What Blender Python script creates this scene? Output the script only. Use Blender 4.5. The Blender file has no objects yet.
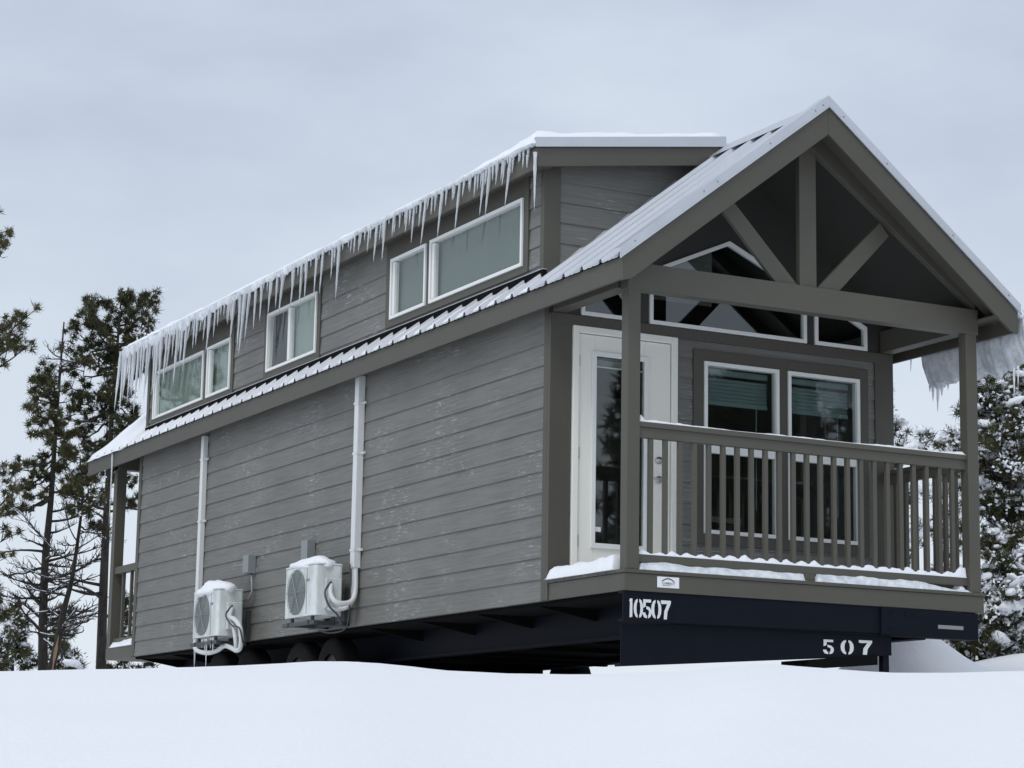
import bpy, math, random
from mathutils import Vector, Matrix, noise
random.seed(7)
R = math.radians
scene = bpy.context.scene
COL = scene.collection

# ------------------------------------------------------------------ camera
CAM = Vector((-9.183, -15.512, -0.753))
YAW, PIT, ROL, F = 0.48383, 0.17694, 0.01692, 2280.4
fw = Vector((math.sin(YAW)*math.cos(PIT), math.cos(YAW)*math.cos(PIT), math.sin(PIT)))
rt = Vector((math.cos(YAW), -math.sin(YAW), 0))
upv = rt.cross(fw)
r2 = rt*math.cos(ROL) + upv*math.sin(ROL)
u2 = -rt*math.sin(ROL) + upv*math.cos(ROL)
fh = Vector((math.sin(YAW), math.cos(YAW), 0))
cd = bpy.data.cameras.new("camera"); cam = bpy.data.objects.new("camera", cd); COL.objects.link(cam)
cd.sensor_width = 36; cd.lens = F/1024*36; cd.clip_end = 2000; cd.clip_start = 0.1
m = Matrix((r2, u2, -fw)).transposed().to_4x4(); m.translation = CAM
cam.matrix_world = m
scene.camera = cam
def ray(px, py): return fw + r2*((px-512)/F) + u2*((384-py)/F)
def at(px, py, ax, val):
    d = ray(px, py); t = (val-CAM[ax])/d[ax]; return CAM + d*t
def atd(px, py, depth):           # point at horizontal distance 'depth' ahead of the photographer
    d = ray(px, py); t = depth/(d.dot(fh)); return CAM + d*t

# ------------------------------------------------------------------ materials
def mat(name, col, rough=.6, metal=0., spec=.5):
    M = bpy.data.materials.new(name); M.use_nodes = True
    b = M.node_tree.nodes['Principled BSDF']
    b.inputs['Base Color'].default_value = (*col, 1); b.inputs['Roughness'].default_value = rough
    b.inputs['Metallic'].default_value = metal; b.inputs['Specular IOR Level'].default_value = spec
    return M
def nodes(M): return M.node_tree.nodes, M.node_tree.links, M.node_tree.nodes['Principled BSDF']
def nz(M, scale=(1,1,1), nscale=5, detail=4, rough=.6):
    N, L, b = nodes(M)
    tc = N.new('ShaderNodeTexCoord'); mp = N.new('ShaderNodeMapping'); mp.inputs['Scale'].default_value = scale
    n = N.new('ShaderNodeTexNoise'); n.inputs['Scale'].default_value = nscale; n.inputs['Detail'].default_value = detail
    n.inputs['Roughness'].default_value = rough
    L.new(tc.outputs['Object'], mp.inputs['Vector']); L.new(mp.outputs[0], n.inputs['Vector'])
    return n.outputs['Fac']
def ramp(M, fac, stops):
    N, L, b = nodes(M); r = N.new('ShaderNodeValToRGB'); e = r.color_ramp.elements
    while len(e) < len(stops): e.new(.5)
    for i, (p, c) in enumerate(stops):
        e[i].position = p; e[i].color = (*c, 1) if len(c) == 3 else c
    L.new(fac, r.inputs[0]); return r.outputs[0]
def g(v): return (v, v, v)
def mix(M, fac, a, b_, mode='MIX'):
    N, L, b = nodes(M); x = N.new('ShaderNodeMix'); x.data_type = 'RGBA'; x.blend_type = mode
    for s, v in ((0, fac), (6, a), (7, b_)):
        if hasattr(v, 'links'): L.new(v, x.inputs[s])
        elif s == 0: x.inputs[0].default_value = v
        else: x.inputs[s].default_value = (*v, 1)
    return x.outputs[2]
def bump(M, fac, strength=.3, dist=.01):
    N, L, b = nodes(M); x = N.new('ShaderNodeBump'); x.inputs['Strength'].default_value = strength
    x.inputs['Distance'].default_value = dist; L.new(fac, x.inputs['Height'])
    prev = b.inputs['Normal'].links
    if prev: L.new(prev[0].from_socket, x.inputs['Normal'])
    L.new(x.outputs[0], b.inputs['Normal'])
def setc(M, sock): M.node_tree.links.new(sock, M.node_tree.nodes['Principled BSDF'].inputs['Base Color'])

SID = (.138, .137, .124)
def siding_mat(name, axis):
    M = mat(name, SID, .62)
    sc = (7, 1, 30) if axis == 'y' else (1, 7, 30)
    broad = nz(M, (1, 1, 1), .9, 4, .6)
    grain = nz(M, sc, 1.6, 6, .65)
    c = mix(M, ramp(M, broad, [(.3, g(0)), (.7, g(1))]), (SID[0]*.86, SID[1]*.86, SID[2]*.86), (SID[0]*1.13, SID[1]*1.13, SID[2]*1.13))
    c = mix(M, ramp(M, grain, [(.35, g(.0)), (.6, g(.22))]), c, (.31, .31, .295))
    # chalky frost streaks running along the boards
    patch = nz(M, (1, .55, 1.3) if axis == 'y' else (.55, 1, 1.3), 1.9, 2, .5)
    fine = nz(M, (1, 1.3, 22) if axis == 'y' else (1.3, 1, 22), 4.6, 8, .70)
    a = ramp(M, patch, [(.50, g(0)), (.62, g(1))]); b_ = ramp(M, fine, [(.56, g(0)), (.63, g(1))])
    s = mix(M, 1.0, a, b_, 'MULTIPLY')
    N, L, bs = nodes(M); ml = N.new('ShaderNodeMath'); ml.operation = 'MULTIPLY'; ml.inputs[1].default_value = .62
    L.new(s, ml.inputs[0])
    c = mix(M, ml.outputs[0], c, (.60, .61, .61))
    setc(M, c); bump(M, grain, .5, .006)
    return M
M_side = siding_mat("lap_siding_side", 'y'); M_front = siding_mat("lap_siding_front", 'x')
def trim_mat(name, col):
    M = mat(name, col, .55)
    n = nz(M, (1, 1, 1), 1.7, 5, .65); k = nz(M, (3, 3, 3), 18, 4, .6)
    c = mix(M, n, tuple(v*.86 for v in col), tuple(v*1.14 for v in col)); setc(M, c); bump(M, k, .18, .003)
    return M
M_trim = trim_mat("bronze_trim_paint", (.076, .072, .057))
M_post = trim_mat("bronze_post_paint", (.082, .078, .062))
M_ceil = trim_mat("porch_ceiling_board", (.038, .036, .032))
def metal_mat():
    M = mat("galvanised_roof_metal", (.6, .62, .66), .38, .45)
    n = nz(M, (1, 1, 1), 3, 5, .6); setc(M, mix(M, n, (.50, .525, .565), (.66, .68, .72)))
    return M
M_metal = metal_mat()
def snow_mat(name, col=(.86, .88, .92), icy=False):
    M = mat(name, col, .75 if not icy else .35, 0, .3)
    a = nz(M, (1, 1, 1), 9, 6, .7); b_ = nz(M, (1, 1, 1), 60, 3, .7)
    bump(M, a, .35 if not icy else .5, .02); bump(M, b_, .35, .004)
    if icy:
        setc(M, mix(M, ramp(M, a, [(.35, g(0)), (.65, g(1))]), (.50, .55, .60), (.86, .88, .91)))
    return M
M_snow = snow_mat("settled_snow"); M_icysnow = snow_mat("icy_snow", icy=True)
def ground_mat():
    M = mat("open_snowfield", (.87, .88, .91), .85, 0, .2)
    a = nz(M, (1, 1, 1), .7, 5, .55); b_ = nz(M, (1, 1, 1), 22, 5, .7); c_ = nz(M, (1, 1, 1), 160, 2, .6)
    setc(M, mix(M, a, (.855, .865, .90), (.90, .905, .93)))
    bump(M, a, .25, .10); bump(M, b_, .4, .02); bump(M, c_, .6, .006)
    return M
M_ground = ground_mat()
def ice_mat():
    M = mat("icicle_ice", (.86, .89, .92), .16, 0, .5); N, L, b = nodes(M)
    b.inputs['IOR'].default_value = 1.31; b.inputs['Transmission Weight'].default_value = .45
    n = nz(M, (1, 1, .3), 40, 3, .6); bump(M, n, .5, .004)
    return M
M_ice = ice_mat()
M_white = mat("white_vinyl", (.80, .81, .79), .4)
def door_mat():
    M = mat("white_painted_door", (.60, .61, .59), .45); n = nz(M, (1, 1, .3), 2, 4, .6)
    setc(M, mix(M, n, (.82, .81, .74), (.88, .87, .80))); return M
M_door = door_mat()
M_pvc = mat("white_pvc_cover", (.66, .68, .68), .4)
def case_mat():
    M = mat("frosted_white_casing", (.58, .62, .59), .45)
    n = nz(M, (1, 1, .35), 5, 5, .65); setc(M, mix(M, ramp(M, n, [(.35, g(0)), (.62, g(1))]), (.46, .51, .48), (.76, .79, .79)))
    bump(M, n, .4, .008); return M
M_case = case_mat()
M_dark = mat("dark_fan_grille", (.19, .225, .21), .6)
M_gal = mat("galvanised_box", (.26, .28, .28), .5, .3)
M_bracket = mat("black_steel_bracket", (.045, .052, .056), .5)
def navy_mat():
    M = mat("navy_chassis_paint", (.004, .006, .011), .6, 0, .12); n = nz(M, (1, 1, 1), 4, 5, .7)
    setc(M, mix(M, n, (.003, .0045, .009), (.0065, .009, .016))); bump(M, n, .2, .01); return M
M_navy = navy_mat()
M_black = mat("shade_black", (.006, .006, .006), .9, 0, .08)  # near-black; puts the shade under the floor into the colour of parts there
M_rim = mat("dull_wheel_steel", (.03, .03, .03), .6, .2)
M_stencil = mat("white_stencil_paint", (.72, .74, .74), .7)
M_sticker = mat("white_sticker", (.82, .83, .85), .5)
M_ink = mat("dark_ink", (.05, .05, .06), .6)
M_chrome = mat("brushed_nickel", (.55, .54, .50), .3, .9)
M_floor = mat("interior_floor", (.12, .10, .08), .6)
M_roomwall = mat("interior_wall", (.22, .21, .20), .8)
def cloth_mat(name, c1, c2, sc):
    M = mat(name, c1, .9); n = nz(M, sc, 6, 3, .6); setc(M, mix(M, n, c1, c2)); return M
M_curtain = cloth_mat("pale_green_curtain", (.20, .245, .215), (.29, .335, .30), (1, 4, .15))
M_shade = cloth_mat("grey_green_shade", (.125, .150, .138), (.155, .180, .165), (1, 1, 1))
M_blind = mat("teal_grey_blind", (.19, .25, .25), .8)
def glass_mat(name, base=.10, tint=(.86, .90, .89), rough=.02):
    M = bpy.data.materials.new(name); M.use_nodes = True; N = M.node_tree.nodes; L = M.node_tree.links
    N.remove(N['Principled BSDF']); out = N['Material Output']
    t = N.new('ShaderNodeBsdfTransparent'); t.inputs[0].default_value = (*tint, 1)
    gl = N.new('ShaderNodeBsdfGlossy'); gl.inputs['Roughness'].default_value = rough; gl.inputs[0].default_value = (.92, .97, .96, 1)
    fr = N.new('ShaderNodeFresnel'); fr.inputs[0].default_value = 1.5
    ad = N.new('ShaderNodeMath'); ad.operation = 'MULTIPLY_ADD'; ad.inputs[1].default_value = 1.15; ad.inputs[2].default_value = base
    ad.use_clamp = True
    x = N.new('ShaderNodeMixShader'); ge = N.new('ShaderNodeNewGeometry'); inv = N.new('ShaderNodeMath'); inv.operation = 'SUBTRACT'; inv.inputs[0].default_value = 1; L.new(ge.outputs['Backfacing'], inv.inputs[1])
    ml = N.new('ShaderNodeMath'); ml.operation = 'MULTIPLY'; L.new(fr.outputs[0], ad.inputs[0]); L.new(ad.outputs[0], ml.inputs[0]); L.new(inv.outputs[0], ml.inputs[1]); L.new(ml.outputs[0], x.inputs[0])
    L.new(t.outputs[0], x.inputs[1]); L.new(gl.outputs[0], x.inputs[2]); L.new(x.outputs[0], out.inputs[0])
    return M
M_glass = glass_mat("window_glass", .065); M_glass_d = glass_mat("upper_window_glass", .0, (.94, .96, .945), .04)
def bark_mat():
    M = mat("pine_bark", (.06, .05, .042), .9); n = nz(M, (6, 6, 1.2), 3, 5, .7)
    setc(M, mix(M, ramp(M, n, [(.35, g(0)), (.65, g(1))]), (.012, .010, .009), (.055, .046, .038))); bump(M, n, .8, .03); return M
M_bark = bark_mat()
M_wood = mat("torn_orange_wood", (.30, .19, .12), .85)
def needle_mat(name, a, b_):
    M = mat(name, a, .7, 0, .25); n = nz(M, (1, 1, 1), 1.6, 3, .6); setc(M, mix(M, ramp(M, n, [(.35, g(0)), (.65, g(1))]), a, b_)); return M
M_needle = needle_mat("green_pine_needles", (.038, .045, .020), (.090, .090, .042))
M_needle_o = needle_mat("olive_pine_needles", (.060, .066, .030), (.115, .105, .050))

# ------------------------------------------------------------------ mesh builder
class MB:
    def __init__(s): s.v = []; s.f = []
    def add(s, vs, fs):
        o = len(s.v); s.v += [tuple(p) for p in vs]; s.f += [tuple(i+o for i in f) for f in fs]; return s
    def box(s, x0, x1, y0, y1, z0, z1):
        vs = [(x0,y0,z0),(x1,y0,z0),(x1,y1,z0),(x0,y1,z0),(x0,y0,z1),(x1,y0,z1),(x1,y1,z1),(x0,y1,z1)]
        return s.add(vs, [(0,3,2,1),(4,5,6,7),(0,1,5,4),(1,2,6,5),(2,3,7,6),(3,0,4,7)])
    def prism(s, poly, ax, a, b):      # poly 2-D in the other two axes, in order
        n = len(poly)
        def P(p, t):
            return {0: (t, p[0], p[1]), 1: (p[0], t, p[1]), 2: (p[0], p[1], t)}[ax]
        vs = [P(p, a) for p in poly]+[P(p, b) for p in poly]
        fs = [tuple(range(n))[::-1], tuple(range(n, 2*n))]+[(i, (i+1) % n, n+(i+1) % n, n+i) for i in range(n)]
        return s.add(vs, fs)
    def tube(s, path, rad, n=8, cap=True):
        path = [Vector(p) for p in path]; k = len(path)
        if not hasattr(rad, '__len__'): rad = [rad]*k
        vs = []; ref = None
        for i, p in enumerate(path):
            t = (path[min(i+1, k-1)]-path[max(i-1, 0)])
            if t.length < 1e-9: t = Vector((0, 0, 1))
            t.normalize()
            if ref is None:
                ref = Vector((1, 0, 0)) if abs(t.x) < .8 else Vector((0, 1, 0))
            a = (ref-t*ref.dot(t)); a.normalize(); ref = a; b = t.cross(a)
            for j in range(n):
                th = 2*math.pi*j/n; vs.append(p+(a*math.cos(th)+b*math.sin(th))*rad[i])
        fs = [(i*n+j, i*n+(j+1) % n, (i+1)*n+(j+1) % n, (i+1)*n+j) for i in range(k-1) for j in range(n)]
        if cap: fs += [tuple(range(n))[::-1], tuple(range((k-1)*n, k*n))]
        return s.add(vs, fs)
    def build(s, name, material, parent=None, smooth=False, bevel=0, recalc=True, **tg):
        me = bpy.data.meshes.new(name); me.from_pydata(s.v, [], s.f)
        if recalc:
            import bmesh
            bm = bmesh.new(); bm.from_mesh(me); bmesh.ops.recalc_face_normals(bm, faces=bm.faces); bm.to_mesh(me); bm.free()
        me.materials.append(material)
        if smooth: me.polygons.foreach_set('use_smooth', [True]*len(me.polygons))
        o = bpy.data.objects.new(name, me); COL.objects.link(o)
        if parent is not None:
            o.parent = parent; o.matrix_parent_inverse = WM(parent).inverted()
        if bevel:
            bv = o.modifiers.new('bevel', 'BEVEL'); bv.width = bevel; bv.segments = 2; bv.limit_method = 'ANGLE'
        tag(o, **tg); return o
def WM(o):
    m_ = Matrix.Translation(o.location)
    return m_
def tag(o, label=None, category=None, group=None, kind=None):
    for k, v in (('label', label), ('category', category), ('group', group), ('kind', kind)):
        if v: o[k] = v
def empty(name, loc, **tg):
    o = bpy.data.objects.new(name, None); COL.objects.link(o); o.location = loc; o.empty_display_size = .2
    tag(o, **tg); return o
# note: roots keep the world axes, parts are given in world coordinates (inverse parent matrix cancels the root's place);
# sub-parts hang from meshes whose origin is the world origin, so they need no correction.
def N3(x, y, z, s=1.): return noise.noise(Vector((x*s, y*s, z*s)))

# ------------------------------------------------------------------ dimensions
W, DP, L = 3.6, 1.257, 12.06
ZD, ZR, ZW = 1.0, .830, .832
O, ZE, ZEB, YF, YR = .206, 3.457, 3.270, -.285, 13.6
SL = .769; ZP = ZE+SL*(W/2+O)
def roofz(x): return ZE+SL*(min(x, W-x)+O)
DX, DY0, DY1 = .06, 1.52, 12.06
SX, SY0, SY1 = -.14, 1.30, 12.42
def shedz(x): return 4.75+.150*(x-SX)

# ------------------------------------------------------------------ snow ground
CRX = [(-400,673),(0,671),(120,669.5),(200,668),(260,665.5),(320,662),(370,662),(400,665),(450,670.5),(520,673.5),(580,674),(640,672.6),(700,671),(718,668.5),(738,664.2),(768,664),(815,667.5),(850,670.2),(886,673),(950,673.8),(1024,672.5),(1500,668)]
def crest_z(s):
    px = 512+F*s/14.0
    for (a, ya), (b, yb) in zip(CRX, CRX[1:]):
        if px <= b or b == 1500:
            t = min(1, max(0, (px-a)/(b-a))); t = t*t*(3-2*t); y = ya+(yb-ya)*t; break
    px = max(-400, min(1500, px))
    return atd(px, y, 14.0).z
def ground(x, y):
    p = Vector((x, y, 0))-Vector((CAM.x, CAM.y, 0)); d = p.dot(fh); s = p.dot(rt)
    s14 = s*14.0/max(d, 7)
    zc = crest_z(s14)
    if d < 14: zc += .035*min(1, (14-d)/3)*N3(x, y, 7.7, .6)
    if d < 14:
        u = 14-d; z = zc-.045*u-.0075*u*u if u < 6 else zc-.27-.27-.135*(u-6)
        z = max(z, -2.45)
    else:
        u = d-14; z = zc-min(u, 3)*.045-.03*max(0, min(u-3, 3))
        base = .03
        k = min(1, u/6); k = k*k*(3-2*k); z = z*(1-k)+base*k
    # drift piled at the far right corner of the porch
    q = ((x-4.32)/.60)**2+((y-2.05)/.8)**2
    z += .92*math.exp(-q**.62)
    pxx = 512+F*s/max(d, 7); kx = min(1, max(0, (pxx-566)/14)); kx = kx*kx*(3-2*kx)
    z += kx*1.08*math.exp(-((d-30)/2.0)**2)
    q = ((x-6.9)/1.9)**2+((y-2.9)/2.0)**2
    z += .74*math.exp(-q)
    z += .012*N3(x, y, 3.3, .35)+.006*N3(x, y, 1.1, 1.3)
    return z
def build_ground():
    ds = [-60, -30, -15, -8, -3]+[0+i*1.0 for i in range(8)]+[8+i*.22 for i in range(1, 90)]
    dd = 28.; 
    while dd < 900: ds.append(dd); dd *= 1.13
    half = [i*.18 for i in range(0, 45)]; w_ = 8.3
    while w_ < 900: half.append(w_); w_ *= 1.16
    ss = [-a for a in reversed(half[1:])]+half
    vs = []
    for d in ds:
        for s in ss:
            p = CAM+fh*d+rt*s; vs.append((p.x, p.y, ground(p.x, p.y)))
    n = len(ss); fs = [(i*n+j, i*n+j+1, (i+1)*n+j+1, (i+1)*n+j) for i in range(len(ds)-1) for j in range(n-1)]
    mb = MB(); mb.add(vs, fs); mb.build('ground', M_ground, smooth=True, kind='structure',
        label='smooth untracked snow bank rising to a crest in front of the cabin', category='snow ground')
build_ground()

# ------------------------------------------------------------------ the cabin
HOUSE = empty('tiny_house', (0, 0, 0), label='grey sided tiny house with covered front porch, icicle hung eaves and navy steel trailer frame', category='tiny house')
CH = .184
def lap_wall(mb, x0f, u0, u1, z0, z1, axis, phase, out, zt=None, seg=1):
    """courses of lap siding on a wall; out = -1 faces the negative side; zt(u) optional sloping top"""
    import math as _m
    k = _m.floor((z0-phase)/CH); z = phase+k*CH
    while z < z1-1e-4:
        a, b = max(z, z0), min(z+CH, z1)
        if b-a > .004:
            d0 = .022-.012*(a-z)/CH; d1 = .022-.012*(b-z)/CH
            us = [u0+(u1-u0)*i/seg for i in range(seg+1)]
            def P(u, d, zz):
                dd = x0f+out*d
                return (dd, u, zz) if axis == 'y' else (u, dd, zz)
            for ua, ub in zip(us, us[1:]):
                if zt and zt(ua) <= a and zt(ub) <= a: continue
                ta = min(b, max(a, zt(ua))) if zt else b; tb = min(b, max(a, zt(ub))) if zt else b
                mb.add([P(ua, d0, a), P(ub, d0, a), P(ub, d1, tb), P(ua, d1, ta), P(ua, 0, a), P(ub, 0, a)], [(0,1,2,3), (0,4,5,1)])
        z += CH
# side wall
mb = MB(); lap_wall(mb, .02, DP+.06, L, ZW, 3.50, 'y', ZW, -1)
mb.box(.02, .10, DP+.01, L-.01, ZW, 3.52)
mb.build('side_wall', M_side, HOUSE, recalc=False)
mb = MB(); lap_wall(mb, W-.02, DP+.06, L, ZW, 3.50, 'y', ZW, 1); mb.box(W-.10, W-.02, DP+.01, L-.01, ZW, 3.52)
mb.build('side_wall', M_side, HOUSE, recalc=False)
# front wall with openings: strips between openings
DOOR = (.205, 1.258, 1.19-.19, 3.205)
WINS = [(1.536, 2.332, 1.497, 3.027), (2.428, 3.222, 1.497, 3.027)]
def front_strips():
    mb = MB()
    ceil = lambda u: roofz(u)-.05
    y = DP+.022
    def piece(u0, u1, z0, z1, sloped=False):
        lap_wall(mb, y, u0, u1, z0, z1, 'x', ZW, -1, ceil if sloped else None, 16 if sloped else 1)
    piece(0, DOOR[0], ZW, 3.29); piece(DOOR[1], WINS[0][0], ZW, 3.29); piece(WINS[0][1], WINS[1][0], ZW, 3.29)
    piece(WINS[1][1], W, ZW, 3.29)
    piece(WINS[0][0], WINS[0][1], ZW, 1.5); piece(WINS[1][0], WINS[1][1], ZW, 1.5)
    piece(DOOR[0], DOOR[1], ZW, .99); piece(DOOR[0], DOOR[1], 3.2, 3.29)
    piece(WINS[0][0], WINS[0][1], 3.02, 3.29); piece(WINS[1][0], WINS[1][1], 3.02, 3.29)
    return mb
front_strips().build('front_wall', M_front, HOUSE, recalc=False)
# gable above the band: boards with the three transoms cut out
TR_MAIN = [(.972, 3.302), (2.640, 3.302), (2.640, 3.50+.20), (1.806, 4.150), (.972, 3.70)]
tz = lambda x: 4.150-.44*abs(x-1.806)
TR_MAIN = [(.972, 3.302), (2.640, 3.302), (2.640, tz(2.64)), (1.806, 4.150), (.972, tz(.972))]
TR_R = [(2.731, 3.302), (3.316, 3.302), (3.316, 3.52), (3.18, 3.588), (2.731, 3.80)]
TR_R = [(2.731, 3.302), (3.316, 3.302), (3.316, 3.525), (2.731, 3.525+.54*.585*.9)]
TR_L = [(3.6-x, z) for x, z in TR_R][::-1]
mb = MB()
y0, y1 = DP, DP+.04
def gp(poly): mb.prism(poly, 1, y0, y1)
top = lambda x: roofz(x)-.05
gp([(0, 3.29), (.284, 3.29), (.284, top(.284)), (0, top(0))]); gp([(3.316, 3.29), (3.6, 3.29), (3.6, top(3.6)), (3.316, top(3.316))])
gp([(.869, 3.29), (.972, 3.29), (.972, top(.972)), (.869, top(.869))]); gp([(2.64, 3.29), (2.731, 3.29), (2.731, top(2.731)), (2.64, top(2.64))])
gp([(.284, 3.525), (.869, TR_L[-1][1] if False else 3.525+.54*.585*.9), (.869, top(.869)), (.284, top(.284))])
gp([(2.731, 3.525+.54*.585*.9), (3.316, 3.525), (3.316, top(3.316)), (2.731, top(2.731))])
gp([(.972, tz(.972)), (1.806, 4.15), (1.8, top(1.8)), (.972, top(.972))]); gp([(1.806, 4.15), (2.64, tz(2.64)), (2.64, top(2.64)), (1.8, top(1.8))])
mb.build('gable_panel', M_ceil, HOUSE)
# trims on the front wall
mb = MB()
for bx in ((-.012, .196, DP-.012, DP+.03, ZW, 3.29), (3.404, W+.012, DP-.012, DP+.03, ZW, 3.29), (-.012, .018, DP+.031, DP+.105, ZW, 3.45), (W-.018, W+.012, DP+.031, DP+.105, ZW, 3.45)):
    mb = MB(); mb.box(*bx); mb.build('corner_trim', M_trim, HOUSE, bevel=.003)
mb = MB(); mb.box(-.004, W+.004, DP-.022, DP+.02, 3.205, 3.296)
mb.build('band_trim', M_trim, HOUSE, bevel=.003)
mb = MB()
x0, x1, z0, z1 = 1.43, 3.325, 1.40, 3.13
mb.box(x0, WINS[0][0], DP-.014, DP+.015, z0, z1); mb.box(WINS[0][1], WINS[1][0], DP-.014, DP+.015, z0, z1)
mb.box(WINS[1][1], x1, DP-.014, DP+.015, z0, z1)
for w in WINS:
    mb.box(w[0], w[1], DP-.014, DP+.015, z0, w[2]); mb.box(w[0], w[1], DP-.014, DP+.015, w[3], z1)
mb.build('window_surround', M_trim, HOUSE, bevel=.002)
# dormer + lower corner trims at the rear
mb = MB(); mb.box(-.008, .03, L-.09, L+.012, ZW, 3.45); mb.build('corner_trim', M_trim, HOUSE, bevel=.003)

def poly_frame(poly, wdt, y0, y1):
    """frame ring inside a convex polygon in x,z"""
    n = len(poly); cx = sum(p[0] for p in poly)/n; cz = sum(p[1] for p in poly)/n
    area = sum(poly[i][0]*poly[(i+1) % n][1]-poly[(i+1) % n][0]*poly[i][1] for i in range(n))
    P = poly if area > 0 else poly[::-1]
    inner = []
    for i in range(n):
        a, b, c = Vector(P[i-1]), Vector(P[i]), Vector(P[(i+1) % n])
        d1 = (b-a).normalized(); d2 = (c-b).normalized(); n1 = Vector((-d1.y, d1.x)); n2 = Vector((-d2.y, d2.x))
        k = 1+n1.dot(n2); q = b+(n1+n2)*(wdt/k); inner.append((q.x, q.y))
    mb = MB()
    vs = [(p[0], y0, p[1]) for p in P]+[(p[0], y0, p[1]) for p in inner]+[(p[0], y1, p[1]) for p in P]+[(p[0], y1, p[1]) for p in inner]
    fs = []
    for i in range(n):
        j = (i+1) % n
        fs += [(i, j, n+j, n+i), (2*n+i, 3*n+i, 3*n+j, 2*n+j), (i, 2*n+i, 2*n+j, j), (n+i, n+j, 3*n+j, 3*n+i)]
    mb.add(vs, fs); return mb, inner
def swap_xy(mb, xoff=0):
    mb.v = [(y+xoff, x, z) for x, y, z in mb.v]; return mb
# transoms
for poly in (TR_MAIN, TR_L, TR_R):
    mb, inner = poly_frame(poly, .036 if poly is TR_MAIN else .036, DP-.022, DP+.03)
    fr = mb.build('transom_window', M_white, HOUSE, bevel=.002)
    pm = MB(); pm.prism(inner, 1, DP+.004, DP+.010); pm.build('pane', M_glass, fr)
# front windows
def rect(x0, x1, z0, z1): return [(x0, z0), (x1, z0), (x1, z1), (x0, z1)]
for w in WINS:
    mb, inner = poly_frame(rect(*w), .034, DP-.028, DP+.05)
    zm = 2.22
    mb.box(w[0]+.04, w[1]-.04, DP-.010, DP+.03, zm-.03, zm+.03) if False else None
    fr = mb.build('window', M_white, HOUSE, bevel=.002)
    sm = MB(); sm.box(w[0]+.042, w[1]-.042, DP-.020, DP+.030, 2.212, 2.285); sm.build('sash_rail', M_white, fr, bevel=.002)
    pm = MB(); pm.prism(inner, 1, DP+.006, DP+.012); pm.build('pane', M_glass, fr)
    bl = MB(); zt = w[3]-.06
    for i in range(6):
        z = zt-.06-i*.034
        bl.add([(w[0]+.05, DP+.10, z), (w[1]-.05, DP+.10, z), (w[1]-.05, DP+.115, z-.017), (w[0]+.05, DP+.115, z-.017), (w[0]+.05, DP+.10, z-.034), (w[1]-.05, DP+.10, z-.034)], [(0,1,2,3), (3,2,5,4)])
    bl.box(w[0]+.05, w[1]-.05, DP+.095, DP+.125, zt-.300, zt-.264); bl.box(w[0]+.05, w[1]-.05, DP+.09, DP+.13, zt-.03, zt+.02)
    bl.box(w[1]-.17, w[1]-.162, DP+.10, DP+.106, 1.75, zt-.30)
    bl.build('blind', M_blind, fr)
# door
def build_door():
    x0, x1, z0, z1 = DOOR
    mb = MB(); yF = DP-.03
    t = .06
    mb.box(x0, x0+t, yF, DP+.06, z0, z1); mb.box(x1-t, x1, yF, DP+.06, z0, z1); mb.box(x0+t, x1-t, yF, DP+.06, z1-t, z1)
    mb.box(x0+t, x1-t, yF+.005, DP+.06, z0, z0+.03)
    fr = mb.build('door_frame', M_door, HOUSE, bevel=.006)
    gx0, gx1, gz0, gz1 = .43, .93, 1.33, 2.965
    a, b, c, d = x0+t+.006, x1-t-.006, z0+.035, z1-t-.006
    mb = MB(); y0, y1 = DP-.008, DP+.035
    mb.box(a, gx0, y0, y1, c, d); mb.box(gx1, b, y0, y1, c, d); mb.box(gx0, gx1, y0, y1, c, gz0); mb.box(gx0, gx1, y0, y1, gz1, d)
    dr = mb.build('door', M_door, HOUSE, bevel=.004)
    mb, inner = poly_frame(rect(gx0-.035, gx1+.035, gz0-.035, gz1+.035), .045, y0-.018, y0-.001)
    mb.build('glass_trim', M_white, dr, bevel=.005)
    mb = MB(); mb.box(gx0+.008, gx1-.008, DP+.004, DP+.010, gz0+.008, gz1-.008); mb.build('pane', M_glass, dr)
    mb = MB(); mb.box(gx0+.03, gx1-.03, DP+.04, DP+.055, gz1-.085, gz1-.03)
    mb.build('blind_box', M_roomwall, dr)
    mb = MB(); mb.box(gx0+.012, gx0+.075, DP-.003, DP+.003, 1.44, 1.48); mb.build('door_sticker', M_sticker, dr)
    mb = MB(); mb.box(gx0+.01, gx1-.01, DP+.012, DP+.02, gz1-.10, gz1-.09); mb.build('blind_rail', M_white, dr)
    mb = MB()
    for z in (1.93, 2.10):
        mb.tube([(1.075, y0, z), (1.075, y0-.018, z)], .032, 14)
    mb.tube([(1.075, y0-.02, 1.93), (1.075, y0-.055, 1.93), (1.03, y0-.06, 1.93), (.97, y0-.06, 1.93)], [.012, .012, .011, .009], 8)
    mb.build('handle', M_chrome, dr, smooth=True)
    mb = MB()
    for z in (1.35, 2.1, 2.9): mb.box(x0+t-.006, x0+t+.014, y0-.012, y0+.002, z-.05, z+.05)
    mb.build('hinge', M_chrome, dr)
build_door()

# room inside so that glass looks into a real, dim interior
mb = MB(); mb.box(.10, W-.10, DP+.05, L-.05, ZW, .99); mb.build('floor', M_floor, HOUSE)
mb = MB(); mb.box(.12, W-.12, 5.2, 5.25, .99, 3.4); mb.box(.102, .112, DP+.05, 5.2, 1.0, 3.4); mb.box(W-.112, W-.102, DP+.05, 5.2, 1.0, 3.4)
mb.build('room_wall', M_roomwall, HOUSE)
mb = MB(); mb.box(.9, 2.7, 4.2, 4.8, 1.0, 1.95); mb.box(1.5, 1.56, 2.2, 2.26, 1., 1.7); mb.box(1.4, 2.4, 1.95, 2.6, 1.7, 1.75)
mb.build('counter', M_roomwall, HOUSE)

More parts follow.
